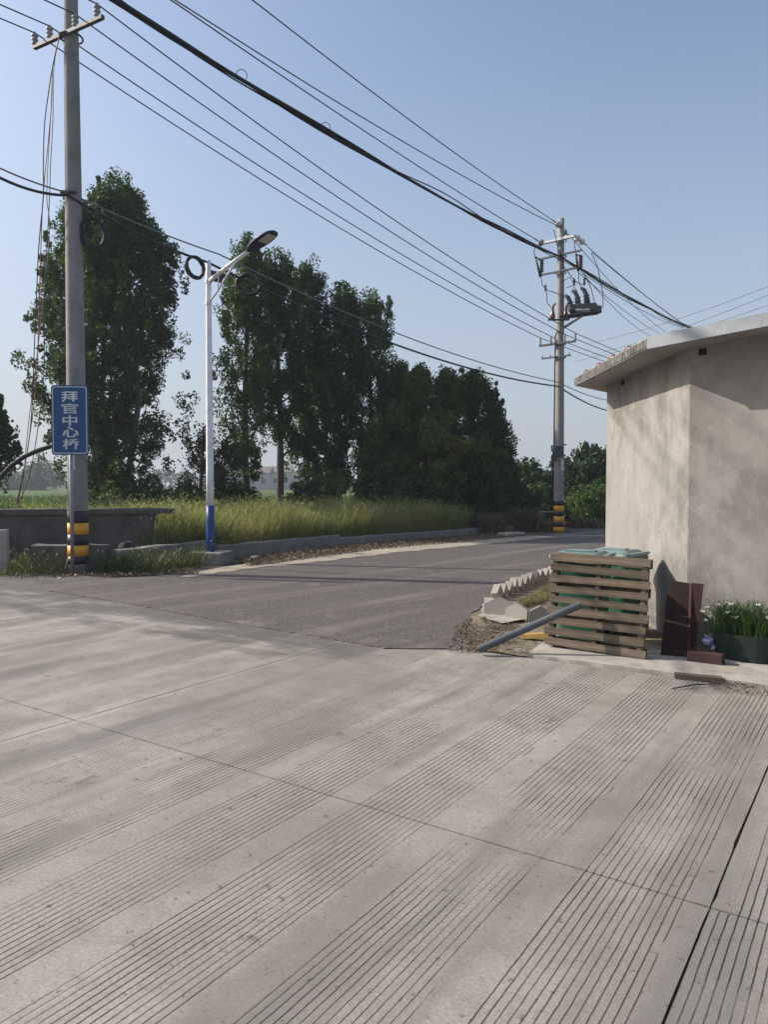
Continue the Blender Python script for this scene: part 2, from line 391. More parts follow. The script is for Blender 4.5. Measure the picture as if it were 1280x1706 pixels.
# concrete road: one child per cast slab, dark filler in the joints
road = MB().prism([UV(-9, -22, -.16), UV(-9, 7.5, -.16), UV(6.4, 7.5, -.16), UV(8.6, -22, -.16)][::1], [UV(-9, -22, -.06), UV(-9, 7.5, -.06), UV(6.4, 7.5, -.06), UV(8.6, -22, -.06)]).build('concrete_road', M['joint'])
tag(road, kind='structure')
vb = [-21.3, -17.1, -12.9, -8.72, -4.6, -.52, 3.6, 7.4]
def slab(u0, u1, v0, v1, u1b=None):
    u1b = u1 if u1b is None else u1b
    g = .0022; gu = .0085; sk = lambda u, v: u-.031*(v+3); c = [(sk(u0, v0)+gu, v0+g), (sk(u0, v1)+gu, v1-g), (sk(u1b, v1)-gu, v1-g), (sk(u1, v0)-gu, v0+g)]; pts = []
    for i in range(4):
        a, b = c[i], c[(i+1) % 4]; L = math.hypot(b[0]-a[0], b[1]-a[1]); n = max(2, int(L/.09)); j = .001
        for k in range(n):
            t = k/n; j = .7*j+.0012*random.random()+(.007*random.random() if random.random() < .05 else 0)
            du, dv = (b[0]-a[0])/L, (b[1]-a[1])/L
            pts.append((a[0]+(b[0]-a[0])*t - dv*j*-1*(-1), a[1]+(b[1]-a[1])*t + du*j*-1))
    top = [UV(u, v, 0) for u, v in pts]; bot = [UV(u, v, -.1) for u, v in pts]
    return MB().prism(bot[::-1], top[::-1]).build('slab', M['slab'], road)
for a, b in zip(vb[:-1], vb[1:]):
    e = 6.68 if a > -5 else 8.2
    if a > -1: e = 6.22
    if a > 3: e = 5.2
    for u0, u1 in ((-8.4, -4.9), (-4.9, -.75), (-.75, 3.15), (3.15, e)): slab(u0, u1, a, b)

# asphalt: follows the far kerb, meets the concrete on an irregular seam
def jitter_line(pts, amp, step=.18, seed=1):
    rr = random.Random(seed); out = []
    for a, b in zip(pts[:-1], pts[1:]):
        a, b = Vector(a), Vector(b); L = (b-a).length; n = max(1, int(L/step)); t = (b-a).normalized(); nn = Vector((-t.y, t.x, 0))
        for k in range(n): out.append(a.lerp(b, k/n)+nn*rr.uniform(-amp, amp))
    out.append(Vector(pts[-1])); return out
RD = Vector((.66, .75, 0)).normalized(); RC = Vector((.75, -.66, 0)).normalized()
far_px = [(60, 968), (130, 966), (260, 961), (380, 947), (500, 934), (620, 918), (760, 904), (880, 894.5)]
far = [G(*p) for p in far_px]
far += [far[-1]+RD*d for d in (8, 20, 40, 90)]
kerb_px = [(764, 1082), (772, 1050), (790, 1020), (822, 1000), (862, 983), (900, 969), (926, 961)]
kerbp = [G(*p) for p in kerb_px]
near = kerbp+[kerbp[-1]+RD*d for d in (6, 18, 40, 88)]
seam = [G(60, 968), G(75, 984), G(200, 1004), G(360, 1034), G(520, 1060), G(640, 1081), G(764, 1082)]
outline = jitter_line(seam, .012, .06, 3)[:-1]+jitter_line(near[:7], .03, .12, 4)[:-1]+near[6:]+far[::-1][:-1]
asp = MB().prism([v+Vector((0,0,-.1)) for v in outline], [v+Vector((0,0,.012)) for v in outline]).build('asphalt_road', M['asphalt']); tag(asp, kind='structure')

# roadside soil beyond the road, verge soil round the building
def patch(name, poly, zf, mat, step, jit, seed=0):
    """polygon filled by a triangulated grid so that it can be uneven"""
    rr = random.Random(seed); bm = bmesh.new()
    vs = [bm.verts.new(p) for p in poly]; bm.faces.new(vs)
    bmesh.ops.triangulate(bm, faces=bm.faces[:])
    for _ in range(9):
        es = [e for e in bm.edges if e.calc_length() > step]
        if not es: break
        bmesh.ops.subdivide_edges(bm, edges=es, cuts=1); bmesh.ops.triangulate(bm, faces=bm.faces[:])
    for v in bm.verts:
        v.co.z = zf(v.co.x, v.co.y)+rr.uniform(-jit, jit)
        if not v.is_boundary: v.co.x += rr.uniform(-.2, .2)*step; v.co.y += rr.uniform(-.2, .2)*step
    bmesh.ops.recalc_face_normals(bm, faces=bm.faces[:])
    me = bpy.data.meshes.new(name); bm.to_mesh(me); bm.free()
    if me.polygons and me.polygons[0].normal.z < 0: me.flip_normals()
    return link_mesh(name, me, mat, None, True)
rp = [p.copy() for p in far[:-2]]
back = [Vector((-14, 34, 0)), Vector((24, 62, 0))]
soilpoly = [Vector((-22, 8.5, 0)), Vector((-7.2, 13.0, 0))]+rp+[Vector((38, 62, 0)), Vector((14, 42, 0)), Vector((-6, 34, 0)), Vector((-30, 30, 0))]
rs = patch('roadside_soil', soilpoly, lambda x, y: -.015, M['litter_soil'], 1.2, .012, 2); tag(rs, kind='structure')
# sand along the far edge of the asphalt
sp = [G(300, 962), G(380, 944), G(500, 931), G(620, 915.5), G(760, 902), G(880, 893)]
sq = [p+RC*wd for p, wd in zip(sp, (.2, .7, .8, 1.1, 1.3, 1.0))]
sand = patch('sand_strip', jitter_line(sp, .05, .3, 5)+jitter_line(sq[::-1], .10, .25, 6), lambda x, y: .0175, M['sand'], .8, .001); tag(sand, 'pale windblown sand along the far edge of the asphalt', 'sand', kind='stuff')
# verge and apron at the building
B_ = Vector((3.02, 7.62, 0)); C_ = Vector((3.02, 10.45, 0))
vp = [UV(6.7, -3.45), UV(6.7, 3.4), UV(8.05, 3.4), B_+Vector((.2,.3,0)), C_+Vector((.3,0,0)), C_+g1*7, kerbp[-1]+RD*6]+[p+Vector((-.16, -.02, 0)) for p in kerbp[::-1][:-1]]
vs_ = patch('verge_soil', vp, lambda x, y: .004, M['soil'], .25, .006, 8); tag(vs_, kind='structure')
ap = [UV(6.69, -2.75), UV(6.69, 1.1), UV(7.3, 1.0), UV(7.55, -1.0), UV(7.75, -1.9), UV(7.95, -2.3), UV(7.7, -2.9)]
apo = [p+Vector((0,0,.028)) for p in jitter_line(ap+[ap[0]], .005, .10, 9)[:-1]]
apron = MB().prism([p-Vector((0,0,.15)) for p in apo], apo).build('concrete_apron', M['pale_concrete']); tag(apron, kind='structure')
edge = [UV(6.22, -.5), UV(6.22, 4.2), UV(6.72, 4.2), UV(6.72, -.5)]
eo = [p+Vector((0,0,.006)) for p in jitter_line(edge+[edge[0]], .008, .1, 19)[:-1]]
MB().prism([p-Vector((0,0,.1)) for p in eo], eo).build('slab_edge', M['pale_concrete'], apron)

# ================================================================== building
ROOFM = .07
def roofz(x): return 2.915+ROOFM*(x-2.5)
bld = empty('cement_house', B_); tag(bld, 'low cement-rendered house with grey tiled overhanging roof', 'house')
def rel(o, root): o.parent = root; o.matrix_parent_inverse = Matrix.Translation(root.location).inverted() if root.rotation_euler.z == 0 else root.matrix_basis.inverted(); return o
WD = Vector((math.cos(R(44)), -math.sin(R(44)), 0)); WA = -R(44)   # front wall heading
D_ = B_+WD*7.0; E_ = D_+g1*8; F_ = C_+g1*5.6
poly = [B_, D_, E_, F_, C_]
mb = MB()
cent = sum(poly, Vector())/5
inner = [p+(cent-p).normalized()*.3 for p in poly]
NS = 14
for i in range(5):                                   # wall panels, subdivided, with a slightly uneven render
    a, b = poly[i], poly[(i+1) % 5]; ia, ib = inner[i], inner[(i+1) % 5]
    n = NS
    outv = []; 
    for k in range(n+1):
        t = k/n; p = a.lerp(b, t)
        for j in range(9):
            z = -.05+(roofz(p.x)+.03+.05)*j/8
            nn = Vector((b.y-a.y, a.x-b.x, 0)).normalized()*(-1)
            q = p+nn*(random.uniform(-.004, .004) if 0 < k < n else 0); q.z = z; outv.append(q)
    mb.add(outv, [(k*9+j, (k+1)*9+j, (k+1)*9+j+1, k*9+j+1) for k in range(n) for j in range(8)])
    mb.add([ia, ib, Vector((ib.x, ib.y, roofz(ib.x))), Vector((ia.x, ia.y, roofz(ia.x)))], [(0,3,2,1)])
wl = mb.build('wall', M['plaster'], None, False); rel(wl, bld)
# roof slab
R0 = Vector((2.54, 7.44, 0)); FD = Vector((.68, -.73, 0)).normalized(); R1 = Vector((2.53, 10.25, 0))
R2 = R1+g1*7.2; R3 = R0+FD*8.2; R4 = R3+g1*10
rpoly = [R0, R3, R4, R2, R1]
TH = .055
bot = [Vector((p.x, p.y, roofz(p.x))) for p in rpoly]; top = [Vector((p.x, p.y, roofz(p.x)+TH)) for p in rpoly]
rf = MB().prism(bot, top).build('roof', M['soffit']); rel(rf, bld)
def sub(o): o.parent = rf; return o            # rf sits at the world origin
# front flashing
nrm = Vector((-FD.y, FD.x, 0))*-1
def fl(p, z, off): q = p+nrm*off; return Vector((q.x, q.y, z))
a0, a1 = R0, R3
m_ = MB().prism([fl(a0, roofz(a0.x)-.012, .0), fl(a1, roofz(a1.x)-.012, .0), fl(a1, roofz(a1.x)-.012, .02), fl(a0, roofz(a0.x)-.012, .02)],
                [fl(a0, roofz(a0.x)+.105, .0), fl(a1, roofz(a1.x)+.105, .0), fl(a1, roofz(a1.x)+.105, .02), fl(a0, roofz(a0.x)+.105, .02)])
sub(m_.build('flashing', M['flashing']))
# tiles on the roof: pan courses running down to the left eave
rows = 15; L = (R1-R0).length; tw = L/rows
for i in range(rows):
    y = R0.y+tw*(i+.5); r = tw*.56
    pts = []
    path = []
    for t in np.linspace(0, 1, 5):
        x = R0.x+.012+t*3.2; path.append(Vector((x, y, roofz(x)+TH+.012)))
    vs = []; n = 8
    for p in path:
        for k in range(n+1):
            an = math.pi*k/n; vs.append(p+Vector((0, math.cos(an)*r*.95, math.sin(an)*.055)))
    N = n+1
    fs = [(s*N+k, s*N+k+1, (s+1)*N+k+1, (s+1)*N+k) for s in range(4) for k in range(n)]
    fs += [tuple(range(N))[::-1]]
    sub(MB().add(vs, fs).build('tile', M['tile']))
    for e_ in (-.25, .25): sub(MB().box((R0.x-.004, y+tw*e_, roofz(2.5)+.052), (.02, tw*.40, .085), None, .006, .003).build('tile_end', M['tile_dark']))
    sub(MB().box((R0.x+.04, y+tw*.5, roofz(2.5)+TH+.02), (.05, tw*.30, .05), None, .008, .004).build('tile_end', M['tile']))
    if i in (3, 6, 9, 12):
        sub(MB().lathe([(.03, 0), (.045, .01), (.047, .3), (.04, .32)], 12, (R0.x+.02, y+tw*.5, roofz(2.5)+TH+.055), (1, 0, .07)).build('ridge_cap', M['tile_red']))
# small vent holes under the eave
for p in (P(1038, 627, C_.y-.4), P(1160, 573, 7.5)): pass
ho = MB().box((3.016, 9.75, roofz(3.0)-.06), (.03, .07, .06)).build('vent_hole', M['joint']); rel(ho, bld)
ho = MB().box(tuple(B_+WD*.12+Vector((0,0,roofz(3.05)-.06))), (.07, .03, .06), rotz(WA)).build('vent_hole', M['joint']); rel(ho, bld)

# ================================================================== utility pole with the sign
def ring_band(z0, z1, r0, r1, th=.004, n=24):
    return MB().lathe([(r0, z0), (r0+th, z0), (r1+th, z1), (r1, z1)], n)
def insulator(mb_, p, h=.2, r=.06, axis=(0,0,1), sheds=3):
    prof = [(.012, -.02)]
    for i in range(sheds):
        z = h*i/sheds; prof += [(r*.5, z), (r, z+h*.08), (r*.95, z+h*.16), (r*.45, z+h/sheds*.95)]
    prof += [(r*.35, h), (r*.4, h+.02), (.01, h+.03)]
    mb_.lathe(prof, 10, p, axis); return mb_
PL = G(131, 953)
up = empty('utility_pole', PL); tag(up, 'grey concrete utility pole with one steel crossarm, behind the blue sign', 'pole', 'utility poles')
HL = 11.6; rb, rt = .185, .115
def prad(z): return rb+(rt-rb)*z/HL
lean = -.006
prof = [(prad(z), z) for z in np.linspace(-.3, HL, 16)]
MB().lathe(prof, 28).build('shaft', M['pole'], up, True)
zs = [(.16, .30, 'black_film'), (.30, .50, 'yellow'), (.50, .70, 'black_film'), (.70, .91, 'yellow'), (.91, 1.13, 'black_film')]
for a, b, mm in zs: ring_band(a, b, prad(a)-.002, prad(b)-.002, .006).build('reflective_band', M[mm], up, True)
CXA = Vector((.86, -.50, 0)).normalized(); ca = math.atan2(CXA.y, CXA.x)
zc = P(105, 53, PL.y-.2).z
ctr = Vector((-.13*0, -.16, zc))
MB().box(ctr, (1.86, .075, .075), rotz(ca), .006).build('crossarm', M['dark_steel'], up)
MB().tube([Vector((.2*math.cos(t), .2*math.sin(t), zc)) for t in np.linspace(0, 2*math.pi, 15)[:-1]], .018, 6, True, True).build('clamp', M['dark_steel'], up)
offs = (-.86, -.44, .26, .83); ins_tops = []
for o in offs:
    p = ctr+CXA*(o-.05)+Vector((0,0,.04)); insulator(MB(), p, .21, .062).build('insulator', M['porcelain'], up, True)
    ins_tops.append(PL+p+Vector((0,0,.22)))
MB().box((-.02, -prad(6.85)-.02, P(110, 326, PL.y).z), (.3, .07, .05), None, .01).build('cable_bracket', M['dark_steel'], up)

# blue name sign on its own post
sg = empty('bridge_name_sign', G(121, 957)); tag(sg, 'blue road sign with five white Chinese characters on a steel post', 'sign')
spo = sg.location; ysg = spo.y-.05
zt, zb = P(116, 642, ysg).z, P(117, 758, ysg).z; xl, xr = P(86, 700, ysg).x-spo.x, P(147.5, 700, ysg).x-spo.x
cx = (xl+xr)/2; W_, H_ = xr-xl, zt-zb; zm = (zt+zb)/2
def rrect(w, h, r, n=6):
    pts = []
    for sx, sy, a0 in ((1,1,0),(-1,1,90),(-1,-1,180),(1,-1,270)):
        for k in range(n+1):
            a = R(a0+90*k/n); pts.append((sx*(w/2-r)+r*math.cos(a), sy*(h/2-r)+r*math.sin(a)))
    return pts
def plate(pts, y0, y1, mat, name, par):
    b = [Vector((cx+x, y0, zm+z)) for x, z in pts]; t = [Vector((cx+x, y1, zm+z)) for x, z in pts]
    return MB().prism(b, t).build(name, mat, par)
pl = plate(rrect(W_, H_, .05), -.042, -.062, M['sign_blue'], 'plate', sg)
oi, oo = rrect(W_-.075, H_-.075, .035), rrect(W_-.045, H_-.045, .045); n = len(oi)
vs = [Vector((cx+x, -.0645, zm+z)) for x, z in oo]+[Vector((cx+x, -.0645, zm+z)) for x, z in oi]
MB().add(vs, [(i, n+i, n+(i+1)%n, (i+1)%n) for i in range(n)]).build('border_line', M['sign_white'], pl)
MB().tube([(.0, 0, -.2), (.0, 0, zt-.2)], .033, 12).build('post', M['steel'], sg, True)
for dz in (-.35, .35): MB().box((.0, -.02, zm+dz), (.14, .05, .05), None, .005).build('mounting_clamp', M['steel'], sg)
fc = bpy.data.curves.new('glyph', 'FONT'); fo = bpy.data.objects.new('glyph', fc); COL.objects.link(fo)
fc.offset = .006; fc.resolution_u = 4
for i, ch in enumerate('拜官中心桥'):
    fc.body = ch; dg = bpy.context.evaluated_depsgraph_get(); me = bpy.data.meshes.new_from_object(fo.evaluated_get(dg)); me.name = 'character'; me.materials.clear()
    co = np.array([v.co for v in me.vertices]); mn, mx = co.min(0), co.max(0)
    wch, hch = .285, .185; zc_ = P(116, (661, 681, 701, 720, 740)[i], ysg).z
    xc_ = P(117+(i > 2)*1, 700, ysg).x-spo.x
    for v in me.vertices:
        x = ((v.co.x-mn[0])/(mx[0]-mn[0])-.5)*wch*(1 if i != 2 else .9); z = ((v.co.y-mn[1])/(mx[1]-mn[1])-.5)*hch; v.co = (xc_+x, -.0650, zc_+z)
    vv = [v.co.copy() for v in me.vertices]; ff = [tuple(p.vertices) for p in me.polygons]; m = MB()      # heavier strokes
    for q, (dx, dz) in enumerate(((-.006, 0), (.006, 0), (0, .005))): m.add([v+Vector((dx, -.0006*q, dz)) for v in vv], ff)
    m.build('character', M['sign_white'], pl)
bpy.data.objects.remove(fo); bpy.data.curves.remove(fc)
MB().tube([(.06, -.02, zb-.0), (.063, -.03, zb-.1), (.058, -.03, zb-.2), (.075, -.03, zb-.26)], .012, 6).build('tie_strap', M['sign_white'], sg)

# ================================================================== street lamp
LB = G(347, 940); LPY = LB.y+.22
lamp = empty('street_lamp', (LB.x, LPY, 0)); tag(lamp, 'white and blue street lamp on a square concrete plinth', 'street lamp')
lx = lamp.location
MB().box((0, 0, .11), (.74, .62, .26), rotz(R(-14)), .02, .006).build('plinth', M['kerb_concrete'], lamp)
zblue = P(345, 842, LPY).z; ztop = P(345, 436, LPY).z
def lr(z): return .088+(.052-.088)*z/ztop
MB().lathe([(lr(z)+.002, z) for z in np.linspace(.22, zblue, 4)], 20).build('blue_sleeve', M['lamp_blue'], lamp, True)
MB().lathe([(lr(z), z) for z in np.linspace(zblue+.001, ztop, 8)]+[(.03, ztop+.03)], 20).build('pole', M['lamp_white'], lamp, True)
za = P(345, 470, LPY).z; AD = RC.copy()
def onarm(px, py, t): return None
ah0 = Vector((0,0,za)); ah1 = AD*1.28+Vector((0,0,za+.36)); adir = (ah1-ah0).normalized()
MB().tube([ah0-adir*.05, ah0.lerp(ah1, .5)+Vector((0,0,.01)), ah1], [.048, .044, .04], 12).build('arm', M['lamp_white'], lamp, True)
b0 = Vector((0,0,za-.42)); b1 = ah0.lerp(ah1, .72)
MB().tube([b0, b0.lerp(b1, .3)+Vector((0,0,-.01))+AD*.03, b0.lerp(b1, .6)+AD*.02, b1], .022, 8).build('brace', M['lamp_white'], lamp, True)
MB().tube([ah0.lerp(ah1, .26), b0.lerp(b1, .33)+AD*.02], .014, 6).build('strut', M['lamp_white'], lamp)
for z in (za, za-.42): MB().lathe([(lr(z)+.012, z-.04), (lr(z)+.012, z+.04)], 16).build('collar', M['lamp_white'], lamp)
# luminaire: flattened paddle
hd = (adir+Vector((0,0,-.02))).normalized(); hs = hd.cross(Vector((0,0,1))).normalized(); hu = hs.cross(hd).normalized()
HLn = .92; st = [(0,.045,.04), (.06,.06,.05), (.16,.12,.075), (.32,.165,.085), (.5,.19,.075), (.68,.185,.062), (.82,.15,.05), (.9,.085,.03), (.92,.03,.012)]
vs = []; n = 16
for s, wd, th in st:
    s *= .93; wd *= .93; c = ah1+hd*(s-.04)
    for k in range(n):
        a = 2*math.pi*k/n; zz = math.sin(a); vs.append(c+hs*(math.cos(a)*wd)+hu*(zz*(th if zz > 0 else th*.45)))
fs = [(i*n+k, i*n+(k+1)%n, (i+1)*n+(k+1)%n, (i+1)*n+k) for i in range(len(st)-1) for k in range(n)]+[tuple(range(n))[::-1], tuple(range((len(st)-1)*n, len(st)*n))]
lh = MB().add(vs, fs).build('lamp_head', M['lamp_head'], lamp, True)
rm = Matrix((hd, hs, hu)).transposed()
MB().box(ah1+hd*.58-hu*.034, (.30, .22, .012), rm, .004).build('lens', M['lens'], lh)
MB().box(ah1+hd*.30+hu*.082, (.34, .20, .02), rm, .008).build('cooling_fin', M['lamp_head'], lh)

# ================================================================== far utility pole
PR = G(931, 886)
fp = empty('utility_pole', PR); tag(fp, 'concrete utility pole carrying switchgear and four crossarms by the road bend', 'pole', 'utility poles')
def Q(px, py, dy=0.0): return P(px, py, PR.y+dy)-PR      # a point on the plane through the far pole
HR = Q(937, 365).z; topx = Q(937, 365).x*.6
def fr(z): return .18+(.105-.18)*z/HR
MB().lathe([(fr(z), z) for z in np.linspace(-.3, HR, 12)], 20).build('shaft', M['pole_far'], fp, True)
for a, b, mm in ((.0, .17, 'yellow'), (.17, .33, 'black_film'), (.33, .54, 'yellow'), (.54, .70, 'black_film'), (.70, .90, 'yellow'), (.90, 1.06, 'black_film')):
    ring_band(a, b, fr(a)-.002, fr(b)-.002, .007).build('reflective_band', M[mm], fp, True)
def arm_pt(px, z):
    """point on the line through the pole axis along RC, seen at column px"""
    k = (px-640)/1280.0; t = (k*PR.y-PR.x)/(RC.x-k*RC.y); return RC*t+Vector((0,0,z))
def crossarm(pxa, pxb, pyc, th=.08, mat='steel', off=-.2):
    z = Q(934, pyc).z; a, b = arm_pt(pxa, z), arm_pt(pxb, z); c = (a+b)/2+RD*off
    MB().box(c, ((b-a).length, th, th), rotz(math.atan2(RC.y, RC.x)), .006).build('crossarm', M[mat], fp)
    MB().tube([Vector((.19*math.cos(t), .19*math.sin(t), z)) for t in np.linspace(0, 2*math.pi, 13)[:-1]], .018, 6, True, True).build('clamp', M['steel'], fp)
    return z
z1 = crossarm(904, 960, 402, .09); z2 = crossarm(899, 970, 428, .06, 'dark_steel'); z3 = crossarm(901, 966, 455, .06, 'dark_steel')
z4 = crossarm(902, 962, 574, .07, 'dark_steel'); z5 = crossarm(906, 954, 596, .05, 'dark_steel')
pins = []
for px in (903.5, 921, 944, 961):
    p = arm_pt(px, z4+.03)+RD*-.2; insulator(MB(), p, .22, .045, sheds=4).build('insulator', M['porcelain'], fp, True); pins.append(PR+p+Vector((0,0,.24)))
for px in (907, 920, 951):
    insulator(MB(), arm_pt(px, z5+.02)+RD*-.2, .08, .035, sheds=2).build('insulator', M['porcelain'], fp, True)
# strain insulators with their clamps
def strain(a, b, k=2, mat='white_porcelain'):
    a, b = Vector(a), Vector(b); d = (b-a); n_ = d.normalized(); Ls = d.length
    for i in range(k):
        s = a+d*(.12+.76*i/k); MB().lathe([(.02, 0), (.1, .02), (.115, .05), (.09, .09), (.075, .12), (.1, .13), (.06, .17), (.02, .2)], 12, s, n_).build('strain_insulator', M[mat], fp, True)
    MB().tube([a, b], .02, 6).build('strain_rod', M['dark_steel'], fp)
hv_in = [Q(921, 367, -.3), Q(921, 380, -.2), Q(904, 406, -.4)]
strain(Q(934, 378, -.1), hv_in[0], 1); strain(Q(936, 385, .1), Q(950, 393, .4), 1, 'porcelain')
strain(arm_pt(957, z1)+RD*-.1, Q(978, 409, .5), 2); strain(arm_pt(905, z1)+RD*-.2, hv_in[2]+Vector((-.3,-.3,.05)), 1, 'porcelain')
# drop-out fuses
for pt, pb in (((892, 428), (901, 462)), ((960, 424), (964, 452))):
    a, b = Q(*pt, -.2), Q(*pb, -.2); e = MB().tube([a, b], [.035, .045], 8).build('fuse_tube', M['dark_steel'], fp, True)
    c = a.lerp(b, .55)+Vector((.12, 0, .05))
    insulator(MB(), c-Vector((0,0,.2)), .42, .07, sheds=5).build('fuse_insulator', M['red_ceramic' if pt[0] > 930 else 'dark_steel'], fp, True)
    MB().tube([a, c+Vector((0,0,.2))], .02, 6).build('fuse_bracket', M['dark_steel'], fp); MB().tube([b, c-Vector((0,0,.2))], .02, 6).build('fuse_bracket', M['dark_steel'], fp)
# small hanging insulators
for px, py in ((909, 480), (957, 470), (974, 469)): insulator(MB(), Q(px, py+5, -.1), .2, .045, sheds=3).build('hanging_insulator', M['dark_steel'], fp, True)
# breaker platform
pa, pb = Q(930, 530, -.1), Q(1000, 520, -.5)
for dy in (-.18, .18): MB().tube([pa+Vector((0,dy,0)), pb+Vector((0,dy,0))], .045, 4).build('platform_beam', M['dark_steel'], fp)
bc = pa.lerp(pb, .60)+Vector((0,0,.20)); pr = math.atan2((pb-pa).y, (pb-pa).x)
MB().box(bc, (.92, .42, .26), rotz(pr), .05).build('breaker_tank', M['dark_steel'], fp)
MB().box(bc+Vector((-.05,-.2,-.10)), (.46, .1, .13), rotz(pr), .04, .03).build('breaker_front', M['porcelain'], fp)
MB().box(pb+Vector((-.08, 0, .08)), (.26, .3, .22), rotz(pr), .03).build('operating_box', M['dark_steel'], fp)
bush = []
for px, py in ((950, 506), (962, 498), (977, 494)):
    p0 = Q(px+2, py+12, -.3); p1 = Q(px, py-3, -.3); p2 = Q(px-9, py-14, -.3)
    b_ = MB().tube([p0, p0.lerp(p1, .5), p1, p1.lerp(p2, .5)+Vector((.03,0,.03)), p2], [.10, .085, .075, .07, .055], 10).build('bushing', M['dark_steel'], fp, True); bush.append(p2)
    for t in (.2, .5, .8): MB().lathe([(.06, 0), (.115, .01), (.115, .03), (.06, .04)], 10, p0.lerp(p1, t), p1-p0).build('bushing_shed', M['dark_steel'], b_)
for px in (921, 943):
    p = Q(px, 531, -.28); MB().lathe([(.075, 0), (.09, .04), (.085, .14), (.06, .2), (.045, .34), (.05, .40), (.02, .44)], 12, p).build('surge_arrester', M['red_ceramic'], fp, True)
    MB().tube([p+Vector((0,0,.40)), p+Vector((.1,0,.50))], .03, 6).build('arrester_lead', M['dark_steel'], fp)
MB().box(Q(931, 533, -.28), (.72, .09, .05), None, .006).build('arrester_bracket', M['dark_steel'], fp)
MB().tube([Q(934, 549), pa.lerp(pb, .62)], .03, 4).build('diagonal_brace', M['steel'], fp); MB().tube([Q(937, 549, .1), pa.lerp(pb, .66)+Vector((0,.2,0))], .028, 4).build('diagonal_brace', M['lamp_white'], fp)
MB().tube([Q(929, 552, -.1)]+[Q(925.5-(y-560)*.012, y, -.14) for y in (560, 600, 640, 680, 720, 742)], .024, 6).build('conduit', M['wire'], fp)
MB().box(Q(930, 752, -.17), (.34, .20, .36), rotz(R(10)), .02).build('junction_box', M['dark_steel'], fp)
MB().box(Q(922.5, 747, -.2), (.16, .14, .22), None, .02).build('meter_head', M['steel'], fp)
for px in (920, 925): MB().tube([Q(px, 757, -.2), Q(px-.5, 763, -.22), Q(px+1.5, 770, -.2), Q(px+3, 764, -.2)], .02, 6).build('hanging_loop', M['wire'], fp)
MB().box(Q(937.5, 775, -.165), (.10, .01, .38), rotz(R(25))).build('notice_strip', M['sign_white'], fp)
MB().box(Q(941, 741, -.1), (.14, .05, .04)).build('step_bolt', M['dark_steel'], fp)
# local jumper leads on the pole
for pts in ([(893, 408), (890, 420), (892, 430)], [(902, 463), (904, 476), (912, 483)], [(912, 484), (925, 488), (942, 495)], [(911, 486), (912, 505), (921, 515)],
            [(923, 383), (929, 410), (934, 430)], [(957, 400), (958, 412), (961, 424)], [(964, 452), (965, 470), (970, 484)], [(944, 480), (955, 476), (962, 486)], [(936, 470), (950, 462), (957, 474)],
            [(986, 422), (996, 445), (1005, 490), (1005, 512), (999, 516)], [(972, 455), (985, 480), (991, 505)], [(936, 440), (960, 470), (975, 476)]):
    MB().tube([Q(a, b, -.25) for a, b in pts], .014, 5).build('jumper_lead', M['wire'], fp)

# ================================================================== wires
def wire(path, r, label, group=None, mat='wire', name='overhead_wire', cat='wire', n=5):
    o = MB().tube(path, r, n).build(name, M[mat], None, True); tag(o, label, cat, group); return o
LVL = ['thin low wire on the crossarm end insulator on the field side', 'thin low wire on the inner crossarm insulator on the field side',
       'thin low wire on the inner crossarm insulator on the road side', 'thin low wire on the crossarm end insulator on the road side']
for i, (a, b) in enumerate(zip(ins_tops, pins)):
    nxt = b+(b-a).normalized()*30+Vector((0,0,-1.2)); prv = a-(b-a).normalized()*26
    prv = Vector((a.x-(b-a).x*1.2, a.y-(b-a).y*1.2, a.z+1.5))
    path = sag(prv, a, .35)[:-1]+sag(a, b, .28)[:-1]+sag(b, Vector((b.x+(b-a).x*1.6, b.y+(b-a).y*1.6, b.z-.4)), .4)
    wire(path, .0125, LVL[i], 'low voltage line wires')
def line_from(px, py, Y, end, ext=1.6, s=.3, after=None):
    p = P(px, py, Y); e = Vector(end); far_ = p+(p-e)*ext; n_ = 40
    tt = ext/(1+ext); out = []
    for i in range(n_+1):
        t = i/n_; q = far_.lerp(e, t); 
        out.append(q-Vector((0,0,s*4*((t-tt)*(1-t)/(1-tt)**2 if t > tt else 0))))
    return out
HVL = 'thin high wire ending at the strain insulators on the switchgear pole'
wire(line_from(420, 0, 14.6, PR+hv_in[0], .8, .12), .013, 'thin high wire ending at the insulator on the switchgear pole top', 'high voltage line wires')
wire(line_from(291, 0, 14.3, PR+hv_in[1]+Vector((.3,0,0)), .8, .18), .013, 'thin high wire meeting the switchgear pole just under its top', 'high voltage line wires')
wire(line_from(284, 0, 14.0, PR+hv_in[2]+Vector((-.3,-.3,.05)), .8, .1), .013, 'thin high wire ending at the field-side end of the top crossarm', 'high voltage line wires')
# black bundle of telecom cables
bend = PR+Q(934, 428, -.3)
root = empty('cable_bundle', bend); tag(root, 'thick black bundle of cables slung high over the road', 'cable')
core = line_from(190, -2, 11.8, bend, .8, .25)
aft = sag(bend, P(1150, 546, 40), .15, 16)+sag(P(1150, 546, 40), P(1400, 690, 66), .1, 6)[1:]
for k, (r_, am, phs) in enumerate(((.028, .0, 0), (.024, .034, .5), (.02, .04, 2.4), (.02, .036, 4.1), (.014, .075, 1.2))):
    pts = []
    for i, p in enumerate(core+aft[1:]):
        a = i*(.21+.05*k)+phs; taper = 1.0
        fl_ = am*(1+.8*math.sin(i*.55+k)); pts.append(p+Vector((math.cos(a)*fl_, 0, math.sin(a)*fl_))-bend)
    MB().tube(pts, r_, 6).build('strand', M['wire'], root, True)
for t in (17, 21, 24):
    p = core[t]-bend; MB().tube([p+Vector((.08-.10*math.cos(a), .02, .02+.11*math.sin(a))) for a in np.linspace(-.4, 3.7, 14)], .007, 5).build('tie_loop', M['wire'], root)
CONT = 'black wire running on from the switchgear pole to behind the house roof'
